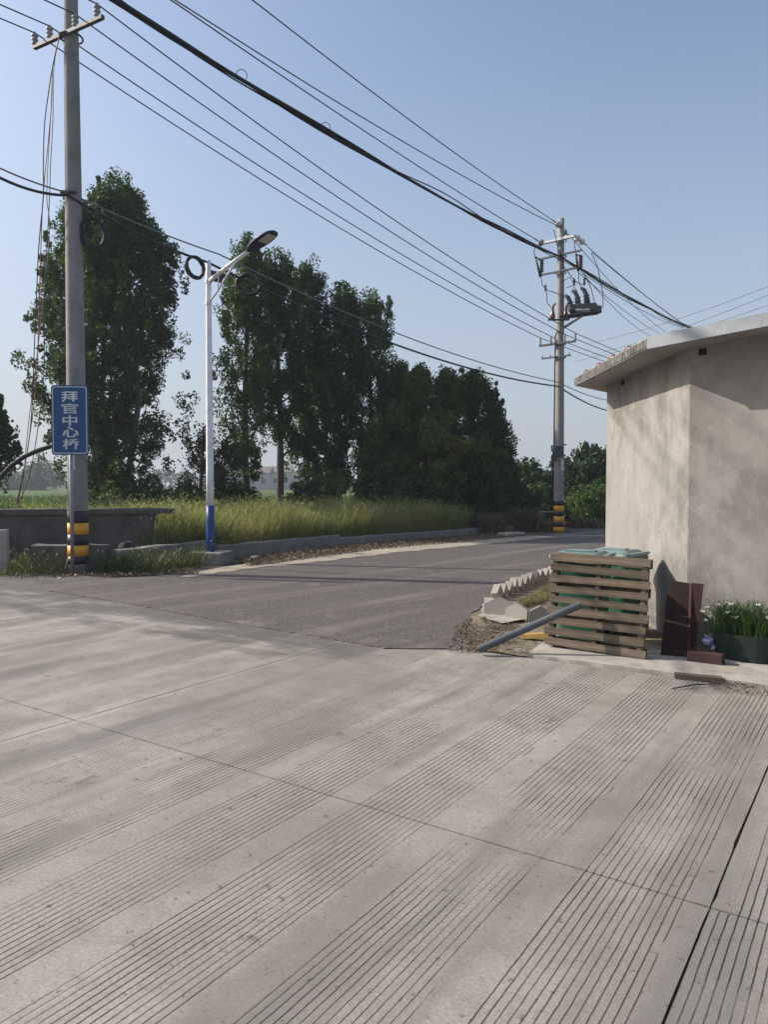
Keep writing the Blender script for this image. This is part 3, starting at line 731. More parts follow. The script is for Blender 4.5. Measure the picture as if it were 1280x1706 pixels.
for (a, b, s) in (((979, 411, .5), (1152, 548, 26), .15), ((986, 420, .5), (1160, 556, 28), .1), ((950, 393, .4), (1120, 560, 24), .35), ((965, 455, 0), (1104, 558, 26), .2), ((968, 452, 0), (1085, 560, 25), .3), ((972, 456, 0), (1160, 552, 30), .35)):
    p, q = PR+Q(*a), P(b[0], b[1], PR.y+b[2]); wire(sag(p, q, s, 14)+[q+(q-p)*.5], .013, CONT, 'wires beyond the switchgear pole')
FNT = 'faint grey service wire rising to the right above the house roof'
for a, b in (((985, 572), (1285, 476)), ((985, 592), (1285, 490)), ((955, 603), (1285, 507))):
    p, q = P(*a, 38), P(*b, 26); wire(sag(p, q, .15, 12)+[q+(q-p)*.5], .011, FNT, 'faint service wires over the roof', 'wire_grey')
# telecom cables: far left -> sign pole -> lamp top -> switchgear pole -> behind the house
tp = P(113, 326, PL.y-.2); lt = lx+Vector((-.02,-.03,ztop-.02)); rp_ = PR+Q(931, 644, -.22); rq_ = PR+Q(931, 637, -.22)
e1, e2 = P(1012, 684, PR.y+7), P(1012, 667, PR.y+7)
wire(sag(P(-230, 225, PL.y-6.5), P(0, 297, PL.y-1.5), .0, 4)[:-1]+sag(P(0, 297, PL.y-1.5), tp, .07, 8)[:-1]+sag(tp, lt, .10)[:-1]+sag(lt, rp_, .42)[:-1]+sag(rp_, e1, .1, 8)+[e1+(e1-rp_)*1.5], .026,
     'thick black communication cable tied to the street lamp top', None, 'wire', 'communication_cable', 'cable')
t2 = tp+Vector((0,.05,.06)); l2 = P(365, 424, LPY+.3)
wire(sag(P(-230, 205, PL.y-6.5), P(0, 281, PL.y-1.5), .0, 4)[:-1]+sag(P(0, 281, PL.y-1.5), t2, .03, 8)[:-1]+sag(t2, l2, .05)[:-1]+sag(l2, rq_, .32)[:-1]+sag(rq_, e2, .08, 8)+[e2+(e2-rq_)*1.5], .015,
     'thin communication cable running just above the thick one past the street lamp', None, 'wire_grey', 'communication_cable', 'cable')
def coil(c, rx, rz, yaw, turns, r, label, tilt=0.0, seed=0):
    rr = random.Random(seed); pts = []; n_ = 22
    for i in range(turns*n_+1):
        a = 2*math.pi*i/n_+math.pi/2; tn = i//n_
        j = rr.uniform(-.010, .010); q = Vector((math.cos(a)*(rx+j+.03*math.sin(tn*2.3)), (tn-turns/2)*r*.5+rr.uniform(-.01, .01), math.sin(a)*(rz+j+.016*math.cos(tn*1.7))))
        q = Matrix.Rotation(tilt, 3, 'Y') @ q; pts.append(rotz(yaw) @ q)
    o = MB().tube(pts, r, 6).build('cable_coil', M['wire'], None, True); o.location = c; tag(o, label, 'cable coil', 'coils of spare cable'); return o
coil(P(155, 390, PL.y+.05), .20, .27, R(20), 13, .016, 'black cable coil hanging beside the concrete pole with the sign', 0, 1)
coil(P(325, 446, LPY-.25), .17, .21, R(25), 12, .014, 'black cable coil hanging at the street lamp top, on the open-sky side', R(-20), 2)
coil(P(415, 474, LPY+.6), .26, .20, R(-15), 12, .018, 'black cable coil hanging below the lamp arm before the poplars', R(15), 3)
cb_ = MB().box(P(362, 462, LPY+.25), (.36, .14, .2), Matrix.Rotation(R(14), 3, 'Y'), .03, .01).build('splice_box', M['wire']); tag(cb_, 'black cable splice box hanging behind the lamp arm', 'box')
# loose drop wires from the sign pole crossarm down to the field edge
top_ = PL+ctr+CXA*-.18+Vector((0,-.05,-.02))
for k, (mm, r_, pts) in enumerate((('wire', .010, [(88, 110), (80, 160), (74, 210), (72, 280), (72, 330), (64, 420), (58, 560), (50, 720), (28, 840)]),
        ('wire_red', .009, [(88, 110), (86, 170), (80, 240), (74, 300), (70, 360), (66, 480), (60, 640), (44, 760), (30, 838)]),
        ('wire', .009, [(90, 110), (88, 200), (84, 280), (82, 340), (74, 500), (72, 640), (52, 780), (32, 838)]),
        ('wire_grey', .008, [(88, 110), (84, 200), (80, 270), (78, 330), (82, 400), (62, 590), (46, 720), (36, 838)]))):
    path = [top_]+[P(a, b, PL.y-.15+k*.06+(.004*max(0, b-330))) for a, b in pts]
    sm = []
    for i in range(len(path)-1):
        p0, p1, p2, p3 = path[max(i-1,0)], path[i], path[i+1], path[min(i+2, len(path)-1)]
        for t in np.linspace(0, 1, 6)[:-1]:
            t = float(t); sm.append(.5*((2*p1)+(p2-p0)*t+(2*p0-5*p1+4*p2-p3)*t*t+(3*p1-p0-3*p2+p3)*t**3))
    sm.append(path[-1])
    wire(sm, r_, ('loose reddish drop wire hanging from the sign pole crossarm' if mm == 'wire_red' else 'loose dark drop wire hanging from the sign pole crossarm'), 'loose drop wires', mm, 'drop_wire')
# curved conduit arching out of the pole behind the sign
arc = [P(a, b, PL.y+.12) for a, b in ((122, 740), (100, 741), (84, 744), (62, 751), (40, 761), (20, 775), (2, 793), (-14, 815), (-26, 845), (-34, 885), (-38, 940))]
o = MB().tube(arc, .042, 10).build('arched_conduit', M['rubber'], None, True); tag(o, 'black conduit arching from behind the blue sign down to the ground', 'pipe')

# ================================================================== bridge parapet, low walls, kerbs
def wallprism(name, a, b, th, z0, z1, mat, label, cat, jit=.008, seg=.5):
    a, b = Vector(a), Vector(b); L = (b-a).length; t = (b-a).normalized(); nn = Vector((-t.y, t.x, 0)); n = max(2, int(L/seg)); m = MB(); rr = random.Random(hash(name) % 99)
    rings = []
    for i in range(n+1):
        p = a+t*(L*i/n); j = [rr.uniform(-jit, jit) for _ in range(6)]
        rings.append([p+nn*(th/2+j[0])+Vector((0,0,z0)), p-nn*(th/2+j[1])+Vector((0,0,z0)), p-nn*(th/2+j[2])+Vector((0,0,z1-.02)), p-nn*(th/2-.02)+Vector((0,0,z1+j[3])), p+nn*(th/2-.02)+Vector((0,0,z1+j[4])), p+nn*(th/2+j[5])+Vector((0,0,z1-.02))])
    vs = [v for r_ in rings for v in r_]; fs = [(i*6+k, i*6+(k+1)%6, (i+1)*6+(k+1)%6, (i+1)*6+k) for i in range(n) for k in range(6)]+[tuple(range(6))[::-1], tuple(range(n*6, n*6+6))]
    m.add(vs, fs); o = m.build(name, M[mat], None, False)
    if label: tag(o, label, cat)
    return o
pa0 = Vector((-12.5, 13.9, 0)); pa1 = P(262, 860, 16.3); pa1.z = 0
par = empty('bridge_parapet', pa0); tag(par, 'shade-darkened concrete bridge parapet with a projecting coping behind the sign', 'parapet')
body = wallprism('parapet_wall', pa0, pa1, .22, -.1, 1.0, 'old_concrete_shaded', None, None); rel(body, par)
cop = wallprism('coping', pa0-(pa1-pa0).normalized()*.1, pa1+(pa1-pa0).normalized()*.35, .36, 1.0, 1.12, 'old_concrete_shaded', None, None); rel(cop, par)
# faint painted scrawl on the parapet: illegible strokes
td = (pa1-pa0).normalized(); ang = math.atan2(td.y, td.x); bn = Vector((td.y, -td.x, 0))
rr = random.Random(5)
for k in range(7):
    s = 5.15+k*.22; base = pa0+td*s+bn*.118
    m = MB()
    for q in range(rr.randint(3, 5)):
        ax, az, bx_, bz = rr.uniform(-.08, .08), rr.uniform(.52, .78), rr.uniform(-.08, .08), rr.uniform(.52, .78)
        if q % 2: bx_ = ax
        else: bz = az
        m.tube([base+td*ax+Vector((0,0,az)), base+td*bx_+Vector((0,0,bz+.02))], .009, 4)
    o = m.build('painted_mark', M['kerb_concrete']); rel(o, par)
# low wall round the bridge corner
k0 = G(62, 962); k0 = Vector((-6.45, 13.95, 0))
kA = Vector((-6.5, 14.25, 0)); kB = Vector((-5.15, 14.3, 0)); kC = Vector((-3.85, 16.75, 0))
lw = wallprism('low_wall', kA, kB, .30, -.1, .50, 'old_concrete_shaded', 'short low concrete wall standing just behind the blue sign post', 'wall', .012, .2)
lw2 = wallprism('low_wall', kB+Vector((.15,-.05,0)), kC, .26, -.1, .40, 'kerb_concrete', 'low concrete wall running from the striped sign pole towards the lamp', 'wall', .012, .3)
kD = P(375, 905, 18.2); kD.z = 0
kk = [kC+Vector((.0,.1,0)), G(380, 929), G(560, 912), G(700, 900), G(860, 888.5)]
kk = [Vector((-3.75, 16.85, 0)), P(560, 912, 20.6), P(860, 890, 27.0)]
for p in kk: p.z = 0
kw = MB()
longk = wallprism('kerb_wall', kk[0], kk[1],   .24, -.1, .27, 'kerb_concrete', 'long low concrete kerb wall in front of the tall grass, lamp end', 'kerb', .014, .4)
longk2 = wallprism('kerb_wall', kk[1]+(kk[2]-kk[1]).normalized()*.02, kk[2], .24, -.1, .19, 'kerb_concrete', 'lower concrete kerb wall before the grass, running on towards the switchgear pole', 'kerb', .014, .4)
fl_ = wallprism('kerb_slab', P(838, 890, 24.2).xy.to_3d(), P(866, 889, 24.6).xy.to_3d(), .5, -.05, .10, 'pale_concrete', 'flat pale concrete slab fallen beside the kerb wall end', 'slab')
ps = MB().box((0,0,.33), (.17, .17, .95), rotz(.2), .012, .004).build('marker_post', M['pale_concrete']); ps.location = G(6, 957); tag(ps, 'short pale concrete marker post before the dark parapet', 'post')
bd = MB().box((0,0,0), (.9, .35, .025), Matrix.Rotation(R(6), 3, 'Y') @ rotz(.1), .003).build('white_sheet', M['lamp_white']); bd.location = pa0+td*3.05+Vector((-.3,0,1.135)); tag(bd, 'white sheet offcut lying on the parapet coping', 'sheet')
dr = MB().tube([(0,0,0), (0,.3,0)], .13, 14).build('drain_pipe', M['rubber'], None, True); dr.location = Vector((-5.0, 14.75, .38)); tag(dr, 'black drain pipe mouth above the low wall behind the striped pole', 'pipe')
st_ = MB().tube([G(150, 940, .03), G(176, 913, .40)], .016, 6).build('leaning_stick', M['sign_white']); tag(st_, 'pale stick leaning on the low wall beside the striped pole', 'stick')

# saw-tooth kerb of tilted concrete blocks round the verge
kc = [G(826, 1001), G(862, 985), G(900, 970), G(930, 960), G(968, 947)]
tot = [0]
for a, b in zip(kc[:-1], kc[1:]): tot.append(tot[-1]+(b-a).length)
def along(s):
    for i in range(len(kc)-1):
        if s <= tot[i+1] or i == len(kc)-2:
            t = (s-tot[i])/(tot[i+1]-tot[i]); return kc[i].lerp(kc[i+1], t), (kc[i+1]-kc[i]).normalized()
NB = 17
proto = None
for i in range(NB):
    p, t = along(tot[-1]*(i+.3)/NB)
    if proto is None:
        proto = MB().box((0,0,0), (.185, .10, .185), Matrix.Rotation(R(45), 3, 'Y'), .006, .003).build('kerb_block', M['pale_concrete']); o = proto
    else: o = proto.copy(); COL.objects.link(o)
    o.location = p+Vector((0,0,.085+random.uniform(-.01,.015))); o.rotation_euler = (random.uniform(-.06,.06), random.uniform(-.1,.1), math.atan2(t.y, t.x)+random.uniform(-.15,.15)); tag(o, 'pale concrete block set on its corner in the saw-tooth kerb', 'kerb block', 'saw-tooth kerb blocks')
def gable_block(loc, rz, wdt, h, th, label):
    pts = [(-wdt/2, 0), (wdt/2, 0), (wdt/2, h*.62), (0, h), (-wdt/2, h*.62)]
    o = MB().prism([(x, -th/2, z) for x, z in pts], [(x, th/2, z) for x, z in pts]).build('kerb_block', M['pale_concrete']); o.location = loc; o.rotation_euler = (R(-6), 0, rz); tag(o, label, 'kerb block'); return o
gable_block(G(832, 1027), R(-20), .36, .24, .09, 'large pale pointed kerb block at the near end of the saw-tooth kerb')
gable_block(G(862, 1033), R(-38), .29, .21, .08, 'grey pointed kerb block next to the large pale one')
gable_block(G(900, 1036), R(-5), .27, .19, .08, 'pale kerb block half hidden by the pallet')
mo = patch('mortar_spill', jitter_line([G(808, 1000), G(838, 996), G(850, 1012), G(872, 1036), G(838, 1043), G(800, 1030), G(808, 1000)], .03, .08, 22)[:-1], lambda x, y: .03, M['pale_concrete'], .2, .008); tag(mo, 'pale mortar spilled round the near end of the saw-tooth kerb', 'mortar', kind='stuff')

# ================================================================== pallet, bins, pipe, boards, planter
pL, pR = G(910, 1082), G(1070, 1103); pd = (pR-pL).normalized(); pang = math.atan2(pd.y, pd.x); PW = .96; PH = .92
pal = empty('wooden_pallet', (pL+pR)/2+Vector((0,0,.03))); tag(pal, 'weathered wooden pallet standing on edge in front of the bins', 'pallet')
pal.rotation_euler = (R(-7), R(1.2), pang)
ns = 9; pitch_ = PH/ns
for i in range(ns):
    z = pitch_*(i+.5)
    MB().box((0, 0, 0), (PW+random.uniform(-.02,.02), .02, .068+random.uniform(-.006,.006)), Matrix.Rotation(random.uniform(-.014,.014), 3, 'Y'), .002, .003).build('slat', M['wood'], pal).location = (random.uniform(-.012,.012), 0, z)
for x in (-.43, 0, .43):
    MB().box((0,0,0), (.045, .085, PH-.02), None, .003, .002).build('stringer', M['wood'], pal).location = (x, .054, PH/2)
for z in (.05, .3, .6, .87): MB().box((0,0,0), (PW-.02, .018, .09), None, .002, .002).build('back_slat', M['wood'], pal).location = (0, .107, z)

def wheelie_bin(loc, rz, label, s=1.0):
    root = empty('wheelie_bin', loc, rz); tag(root, label, 'bin', 'green wheelie bins')
    w0, d0, w1, d1, h = .40*s, .40*s, .50*s, .52*s, .86*s
    def rr_(wd, dp, z, r=.06): return [Vector((x, y, z)) for x, y in rrect(wd, dp, r, 3)]
    rings = [rr_(w0, d0, .03), rr_(w0+.03, d0+.04, .20), rr_(w1-.01, d1-.01, h-.08), rr_(w1+.03, d1+.03, h-.07), rr_(w1+.03, d1+.03, h)]
    n = len(rings[0]); vs = [v for r_ in rings for v in r_]
    fs = [(i*n+k, i*n+(k+1)%n, (i+1)*n+(k+1)%n, (i+1)*n+k) for i in range(len(rings)-1) for k in range(n)]+[tuple(range(n))[::-1], tuple(range((len(rings)-1)*n, len(rings)*n))]
    MB().add(vs, fs).build('body', M['bin'], root)
    ld = MB().prism(rr_(w1+.06, d1+.08, h+.003), rr_(w1+.05, d1+.06, h+.03)); ld.prism(rr_(w1-.06, d1-.08, h+.031, .05), rr_(w1-.12, d1-.16, h+.055, .05))
    lid = ld.build('lid', M['bin_lid'], root)
    MB().box((0, -.06, h+.062), (w1*.6, .10, .018), None, .005).build('lid_rib', M['bin_lid'], lid)
    for sx in (-1, 1):
        MB().lathe([(.03, -.025), (.1, -.02), (.1, .02), (.03, .025)], 16, (sx*w0*.56, d0*.5, .1), (1,0,0)).build('wheel', M['rubber'], root)
        MB().tube([(sx*.2, d1*.5, h-.06), (sx*.2, d1*.5+.08, h-.04)], .018, 6).build('handle_bracket', M['bin'], root)
    MB().tube([(-.2, d1*.5+.08, h-.04), (.2, d1*.5+.08, h-.04)], .016, 8).build('handle', M['bin'], root)
    return root
pm = (pL+pR)/2; pn = Vector((-pd.y, pd.x, 0))
wheelie_bin(Vector((2.02, 7.78, .02)), pang+R(6), 'green wheelie bin with faded teal lid behind the pallet, away from the wall')
wheelie_bin(Vector((2.52, 8.30, .02)), pang-R(7), 'green wheelie bin with faded teal lid behind the pallet, nearest the house wall', .97)

f0 = G(797, 1092)+Vector((0,0,.055)); f1 = P(968, 1007, 7.16); pdv = (f1-f0).normalized()
m = MB().tube([f0, f0.lerp(f1, .5), f1],   .036, 18, False); m.tube([f1+pdv*.001, f1-pdv*.25], .031, 18, False)
nv = len(m.v)
ppo = m.build('grey_pipe', M['pvc'], None, True); tag(ppo, 'grey plastic pipe propped from the slab edge against the pallet', 'pipe')

# leaning boards against the house corner
def board(pts_px, th, mat, name, label, depths):
    q = [P(x, y, d) for (x, y), d in zip(pts_px, depths)]
    nn = (q[1]-q[0]).cross(q[3]-q[0]).normalized(); 
    if nn.y > 0: nn = -nn
    o = MB().prism([v for v in q], [v-nn*th for v in q])
    o = o.build(name, M[mat]); c = sum(q, Vector())/4; c.z = 0
    for v in o.data.vertices: v.co -= c
    o.location = c; tag(o, label, 'board', 'boards leaning on the house corner'); return o
gz = lambda d: 808.0
board([(1100, 1098), (1147, 1104), (1152, 972), (1115, 966)], .03, 'wood_shaded', 'leaning_board', 'wide shade-darkened brown board leaning on the house corner', [7.05, 6.95, 7.42, 7.5])
board([(1149, 1104), (1158, 1101), (1173, 973), (1153, 971)], .03, 'wood_red', 'leaning_board', 'narrow red-brown board leaning beside the wide shade-darkened one', [6.93, 6.98, 7.36, 7.40])
tri = P(1088, 1012, 7.75)
br = MB().box((0,0,.055), (.30, .11, .12), None, .006, .003).build('red_brick', M['brick']); br.location = G(1176, 1108); br.rotation_euler = (0,0,pang); tag(br, 'red brick lying at the foot of the leaning boards', 'brick')
bag = MB()
rr = random.Random(3)
for i in range(26):
    c = Vector((rr.uniform(-.07,.07), rr.uniform(-.04,.04), rr.uniform(.0,.09))); a, b = Vector((rr.uniform(-.05,.05), rr.uniform(-.03,.03), rr.uniform(-.03,.04))), Vector((rr.uniform(-.04,.04), rr.uniform(-.03,.03), rr.uniform(-.04,.04)))
    bag.add([c-a, c+b, c+a, c-b], [(0,1,2,3)])
bo = bag.build('crumpled_bag', M['plastic_bag']); bo.location = G(1191, 1100)+Vector((0,.05,.12)); tag(bo, 'crumpled pale blue plastic bag on the brick', 'bag')
# planter with white lilies
pc = G(1258, 1112)+Vector((.02,.22,0)); plt = empty('flower_planter', pc); plt.rotation_euler = (0,0,WA); tag(plt, 'dark green planter of grassy leaves with white lily flowers by the wall', 'planter')
PWd, PDp, PHt = .60, .40, .27
bx0 = rrect(PWd*.78, PDp*.72, .13, 6); bx1 = rrect(PWd, PDp, .19, 6); bx2 = rrect(PWd-.05, PDp-.05, .165, 6); n = len(bx0)
rings = [[Vector((x,y,0)) for x,y in bx0], [Vector((x,y,PHt)) for x,y in bx1], [Vector((x,y,PHt)) for x,y in bx2], [Vector((x,y,PHt-.05)) for x,y in bx2]]
vs = [v for r_ in rings for v in r_]; fs = [(i*n+k, i*n+(k+1)%n, (i+1)*n+(k+1)%n, (i+1)*n+k) for i in range(3) for k in range(n)]+[tuple(range(n))[::-1], tuple(range(3*n,4*n))]
MB().add(vs, fs).build('pot', M['pot'], plt)

def blades(N, pos, h, wdt, bend=.35, seed=0, lean=.5):
    """N bent tapering blades, arrays vectorised; pos (N,3), h (N,), wdt (N,)"""
    rg = np.random.default_rng(seed); az = rg.uniform(0, 2*np.pi, N); laz = rg.uniform(0, 2*np.pi, N)
    side = np.stack([np.cos(az), np.sin(az), 0*az], 1); ld = np.stack([np.cos(laz), np.sin(laz), 0*laz], 1)
    ln = (rg.uniform(0, lean, N)*h)[:, None]; bd = (rg.uniform(.2, 1, N)*bend*h)[:, None]
    up = np.array([0,0,1.0])[None]
    p1 = pos+up*(h*.5)[:, None]+ld*ln*.4; p2 = pos+up*(h*.85)[:, None]+ld*(ln*.8+bd*.4); p3 = pos+up*(h*1.0)[:, None]+ld*(ln+bd)
    w2 = (wdt/2)[:, None]
    V = np.stack([pos-side*w2, pos+side*w2, p1-side*w2*.9, p1+side*w2*.9, p2-side*w2*.6, p2+side*w2*.6, p3], 1).reshape(-1, 3)
    b = np.arange(N)*7
    Q1 = np.stack([b, b+1, b+3, b+2], 1); Q2 = np.stack([b+2, b+3, b+5, b+4], 1); T = np.stack([b+4, b+5, b+6], 1)
    return V, [np.concatenate([Q1, Q2]), T], p3, p2
rg = np.random.default_rng(11)
N = 900; pos = np.stack([rg.uniform(-PWd/2+.05, PWd/2-.05, N), rg.uniform(-PDp/2+.04, PDp/2-.04, N), np.full(N, PHt-.05)], 1)
V, F, tips, _ = blades(N, pos, rg.uniform(.16, .36, N), np.full(N, .008), .3, 12, .6)
lo = fast_mesh('leaves', V, F, M['lily'], plt); tag(lo, kind='stuff')
for i in range(15):
    c = Vector((rg.uniform(-PWd/2-.06, PWd/2), rg.uniform(-.2, .06), PHt+rg.uniform(.06, .26)))
    if i < 4: c = Vector((-PWd/2+.02-.03*i, -.06, PHt+.14-.04*(i % 3)))
    m = MB()
    for q in range(6):
        a = q*math.pi/3; d = Vector((math.cos(a), math.sin(a), 0)); s_ = Vector((-d.y, d.x, 0))
        m.add([c, c+d*.014+s_*.009+Vector((0,0,.014)), c+d*.028+Vector((0,0,.026)), c+d*.014-s_*.009+Vector((0,0,.014))], [(0,1,2,3)])
    fo_ = m.build('flower', M['petal'], plt)
    MB().tube([c, Vector((c.x*.97, c.y*.9, (c.z+PHt)/2)), Vector((c.x*.85, c.y*.5, PHt-.04))], .002, 4).build('stem', M['lily'], fo_)
# scraps on the apron
pk = MB().box((0,0,.02), (.36, .07, .04), None, .003, .003).build('wood_offcut', M['wood_yellow']); pk.location = G(1163, 1133)+Vector((0,0,.006)); pk.rotation_euler = (0,0,R(-22)); tag(pk, 'short pale wood offcut lying before the planter', 'offcut'); pk.data.materials[0] = M['wood']
sk = MB().tube([(-.26,0,.0), (-.05,.01,.012), (.15,.0,.005), (.27,.01,.0)], .006, 6).build('dry_stick', M['bark']); sk.location = G(1166, 1145)+Vector((0,0,.012)); sk.rotation_euler = (0,0,R(18)); tag(sk, 'thin dry stick lying beside the wood offcut', 'stick')
yk = MB().box((0,0,.03), (.34, .09, .05), Matrix.Rotation(R(-8), 3, 'Y'), .003, .003).build('wood_offcut', M['wood_yellow']); yk.location = G(897, 1068)+Vector((0,0,.03)); yk.rotation_euler = (0,0,R(-30)); tag(yk, 'yellow fresh-sawn wood offcut by the pallet corner under the pipe', 'offcut')

# ================================================================== vegetation
def leaf_cloud(C, rad, per, size, seed, droop=.3):
    """C (n,3) cluster centres, rad (n,), per = leaves per cluster"""
    rg = np.random.default_rng(seed); n = len(C); N = n*per
    d = rg.normal(size=(N,3)); d /= np.linalg.norm(d, axis=1)[:, None]; rr_ = rg.uniform(.25, 1, N)**.6
    P_ = np.repeat(C, per, 0)+d*(rr_*np.repeat(rad, per))[:, None]*np.array([1,1,1.15])
    nrm_ = rg.normal(size=(N,3))+d*.6+np.array([0,0,.35]); nrm_ /= np.linalg.norm(nrm_, axis=1)[:, None]
    t = rg.normal(size=(N,3))+np.array([0,0,-droop*2]); t -= nrm_*(t*nrm_).sum(1)[:, None]; t /= np.linalg.norm(t, axis=1)[:, None]
    s_ = np.cross(nrm_, t); L_ = size*rg.uniform(.65, 1.3, N)[:, None]
    V = np.stack([P_-t*L_*.5, P_+s_*L_*.42-t*L_*.12, P_+t*L_*.55, P_-s_*L_*.42-t*L_*.12], 1).reshape(-1, 3)
    b = np.arange(N)*4; return V, [np.stack([b, b+1, b+2, b+3], 1)]
def tree(px, top_py, depth, Rw, label, leaf, group, seed, base_frac=.16, limbs=26, per=34, size=.13, stems=1, kind='poplar', ncl=16, lean=0.0, spread=1.0, lump=.13):
    rg = np.random.default_rng(seed); base = P(px, 820, depth); base.z = -.05
    H = P(px, top_py, depth).z+.05
    root = empty('poplar_tree' if kind == 'poplar' else 'broadleaf_tree', base); tag(root, label, 'tree', group)
    tb = MB(); axes = []
    for s in range(stems):
        a = rg.uniform(0, 6.28); off = (0 if stems == 1 else Rw*.42)
        hh = H*(1 if s == 0 else rg.uniform(.82, .97)); pts = []; w1_ = rg.uniform(-.12, .12, 2)
        for t in np.linspace(0, 1, 9):
            o_ = off*min(1, t*2.6)*(1-.75*t**1.5)
            pts.append(Vector((math.cos(a)*o_+w1_[0]*math.sin(t*5)+lean*t*H, math.sin(a)*o_+w1_[1]*math.cos(t*4), t*hh*.97)))
        r0 = (.055+.0105*H)*(1 if stems == 1 else .72)
        tb.tube(pts, [r0*(1.25 if i == 0 else 1)*(1-.92*(i/8)**.9)+.008 for i in range(9)], 9); axes.append((pts, hh, r0))
    Cs = []; rads = []; zs_ = (0, .08, .2, .4, .6, .8, .92, 1.02); es_ = (.35, .62, .92, 1, .92, .70, .45, .12); ph = rg.uniform(0, 6.28, 4)
    def envel(a, z):
        return Rw*np.interp(z/H, zs_, es_)*(1+lump*(1.3*math.sin(3*a+z*1.1+ph[0])+math.sin(5*a-z*2.3+ph[1])+.9*math.sin(2*a+z*4.1+ph[2])))
    def at(pts, t):
        x = t*8; i = min(7, int(x)); return pts[i].lerp(pts[i+1], x-i)
    for L_ in range(limbs*stems):
        pts, hh, r0 = axes[L_ % stems]; t0 = base_frac+(.93-base_frac)*((L_//stems+rg.uniform(0, .8))/limbs)
        st_ = at(pts, t0); az = L_*2.39996+rg.uniform(-.4, .4)
        prof_ = math.sin(math.pi*min(1, max(.02, (t0-base_frac*.5)/(1.02-base_frac*.5)))**.75)**.8 if kind == 'poplar' else math.sqrt(max(.05, 1-((t0-.45)/.6)**2))
        out = Rw*max(.14, prof_)*rg.uniform(.5, 1.08)*spread*(1 if stems == 1 else .85)
        rise = out*rg.uniform(.9, 2.4) if kind == 'poplar' else out*rg.uniform(.2, .9)
        rise = min(rise, H*1.0-st_.z)
        d = Vector((math.cos(az), math.sin(az), 0)); bp = []
        for t in np.linspace(0, 1, 6):
            t = float(t); bp.append(st_+d*out*(t**.75)+Vector((0,0,rise*t**1.35))+Vector(rg.normal(size=3)*.05*t))
        if kind == 'poplar':
            for i, p_ in enumerate(bp):
                p_.z = min(p_.z, H*.97); e_ = envel(az, p_.z)*.9; x_ = p_.x-lean*p_.z; r_ = math.hypot(x_, p_.y)
                if r_ > e_ and i: bp[i] = Vector((lean*p_.z+x_*e_/r_, p_.y*e_/r_, p_.z))
        tb.tube(bp, [max(.006, r0*.34*(1-t0*.6)*(1-.9*i/5)) for i in range(6)], 5)
        for q in range(ncl):
            t = rg.uniform(.22, 1.0)**.8; x = t*5; i = min(4, int(x)); c = bp[i].lerp(bp[i+1], x-i)
            j = rg.normal(size=3)*np.array([.17, .17, .24])*(.5+.6*Rw/2.2)
            Cs.append(np.array(c)+j*.8); rads.append(rg.uniform(.12, .30))
    Cs = [np.array(c) for c in Cs]
    if kind == 'poplar':
        for i, c in enumerate(Cs):
            env = envel(math.atan2(c[1], c[0]-lean*c[2]), c[2])*rg.uniform(.85, 1.12); ax = np.array([lean*c[2], 0]); d_ = c[:2]-ax; r_ = np.hypot(*d_)
            if r_ > env: c[:2] = ax+d_*env/r_
        for q in range(int(limbs*stems*1.3)):
            z_ = H*rg.uniform(base_frac+.02, .97); a = rg.uniform(0, 6.28); env = envel(a, z_); r_ = env*rg.uniform(.3, 1.0)**.6
            Cs.append(np.array([math.cos(a)*r_+lean*z_, math.sin(a)*r_, z_])); rads.append(rg.uniform(.14, .30))
        for q in range(6+5*(stems > 1)+int(Rw*2)):            # upright sprays that break the outline
            t_ = rg.uniform(.42, .88); z_ = H*t_; a = rg.uniform(0, 6.28); r_ = envel(a, z_)*rg.uniform(.45, .95); L_ = min(rg.uniform(.6, 1.5)*(.5+.3*Rw), H*1.01-z_)
            bx_, by_ = math.cos(a)*r_+lean*z_, math.sin(a)*r_
            tb.tube([(bx_*.8, by_*.8, z_-.4), (bx_, by_, z_), (bx_*1.05, by_*1.05, z_+L_)], [.014, .01, .005], 4)
            for k in range(9):
                f = k/8; Cs.append(np.array([bx_*(1+.05*f), by_*(1+.05*f), z_+L_*f])+rg.normal(size=3)*.06); rads.append(.27*(1-.68*f))
    for pts, hh, r0 in axes:                      # plume at the top
        for q in range(limbs//2):
            c = at(pts, rg.uniform(.72, 1.0)); Cs.append(np.array(c)+rg.normal(size=3)*np.array([.13, .13, .12])); rads.append(rg.uniform(.12, .26))
    tb.build('trunk', M['bark'], root, True)
    V, F = leaf_cloud(np.array(Cs), np.array(rads), per, size, seed+1)
    V[:, 2] = np.maximum(V[:, 2], .1)
    cr = fast_mesh('crown', V, F, M[leaf], root); tag(cr, kind='stuff'); return root
ROW = 'poplars behind the grass strip'
tree(193, 298, 26.0, 2.95, 'broad many-stemmed tree with dark foliage behind the sign pole', 'leafA', None, 101, .10, 28, 68, .086, 4, ncl=17, lump=.07)
tree(412, 380, 28.0, 1.22, 'tall slender poplar whose crown rises behind the street lamp head', 'leafB', ROW, 111, .17, 32, 62, .083, 1, ncl=14)
tree(464, 400, 29.0, 1.15, 'tall poplar with a bare straight lower trunk, next to the lamp-head poplar', 'leafA', ROW, 112, .26, 31, 62, .083, 1, ncl=14)
tree(514, 415, 30.0, 1.2, 'tall dark poplar in the middle of the row behind the grass', 'leafA', ROW, 113, .16, 31, 62, .083, 1, ncl=14)
tree(566, 462, 29.6, 1.15, 'medium poplar with a leaning dark trunk in the middle of the row', 'leafA', ROW, 114, .17, 30, 62, .083, 1, lean=.012, ncl=14)
tree(617, 474, 30.5, 1.2, 'poplar with loose side sprays at the end of the tall row', 'leafB', ROW, 115, .15, 30, 62, .083, 1, ncl=14)
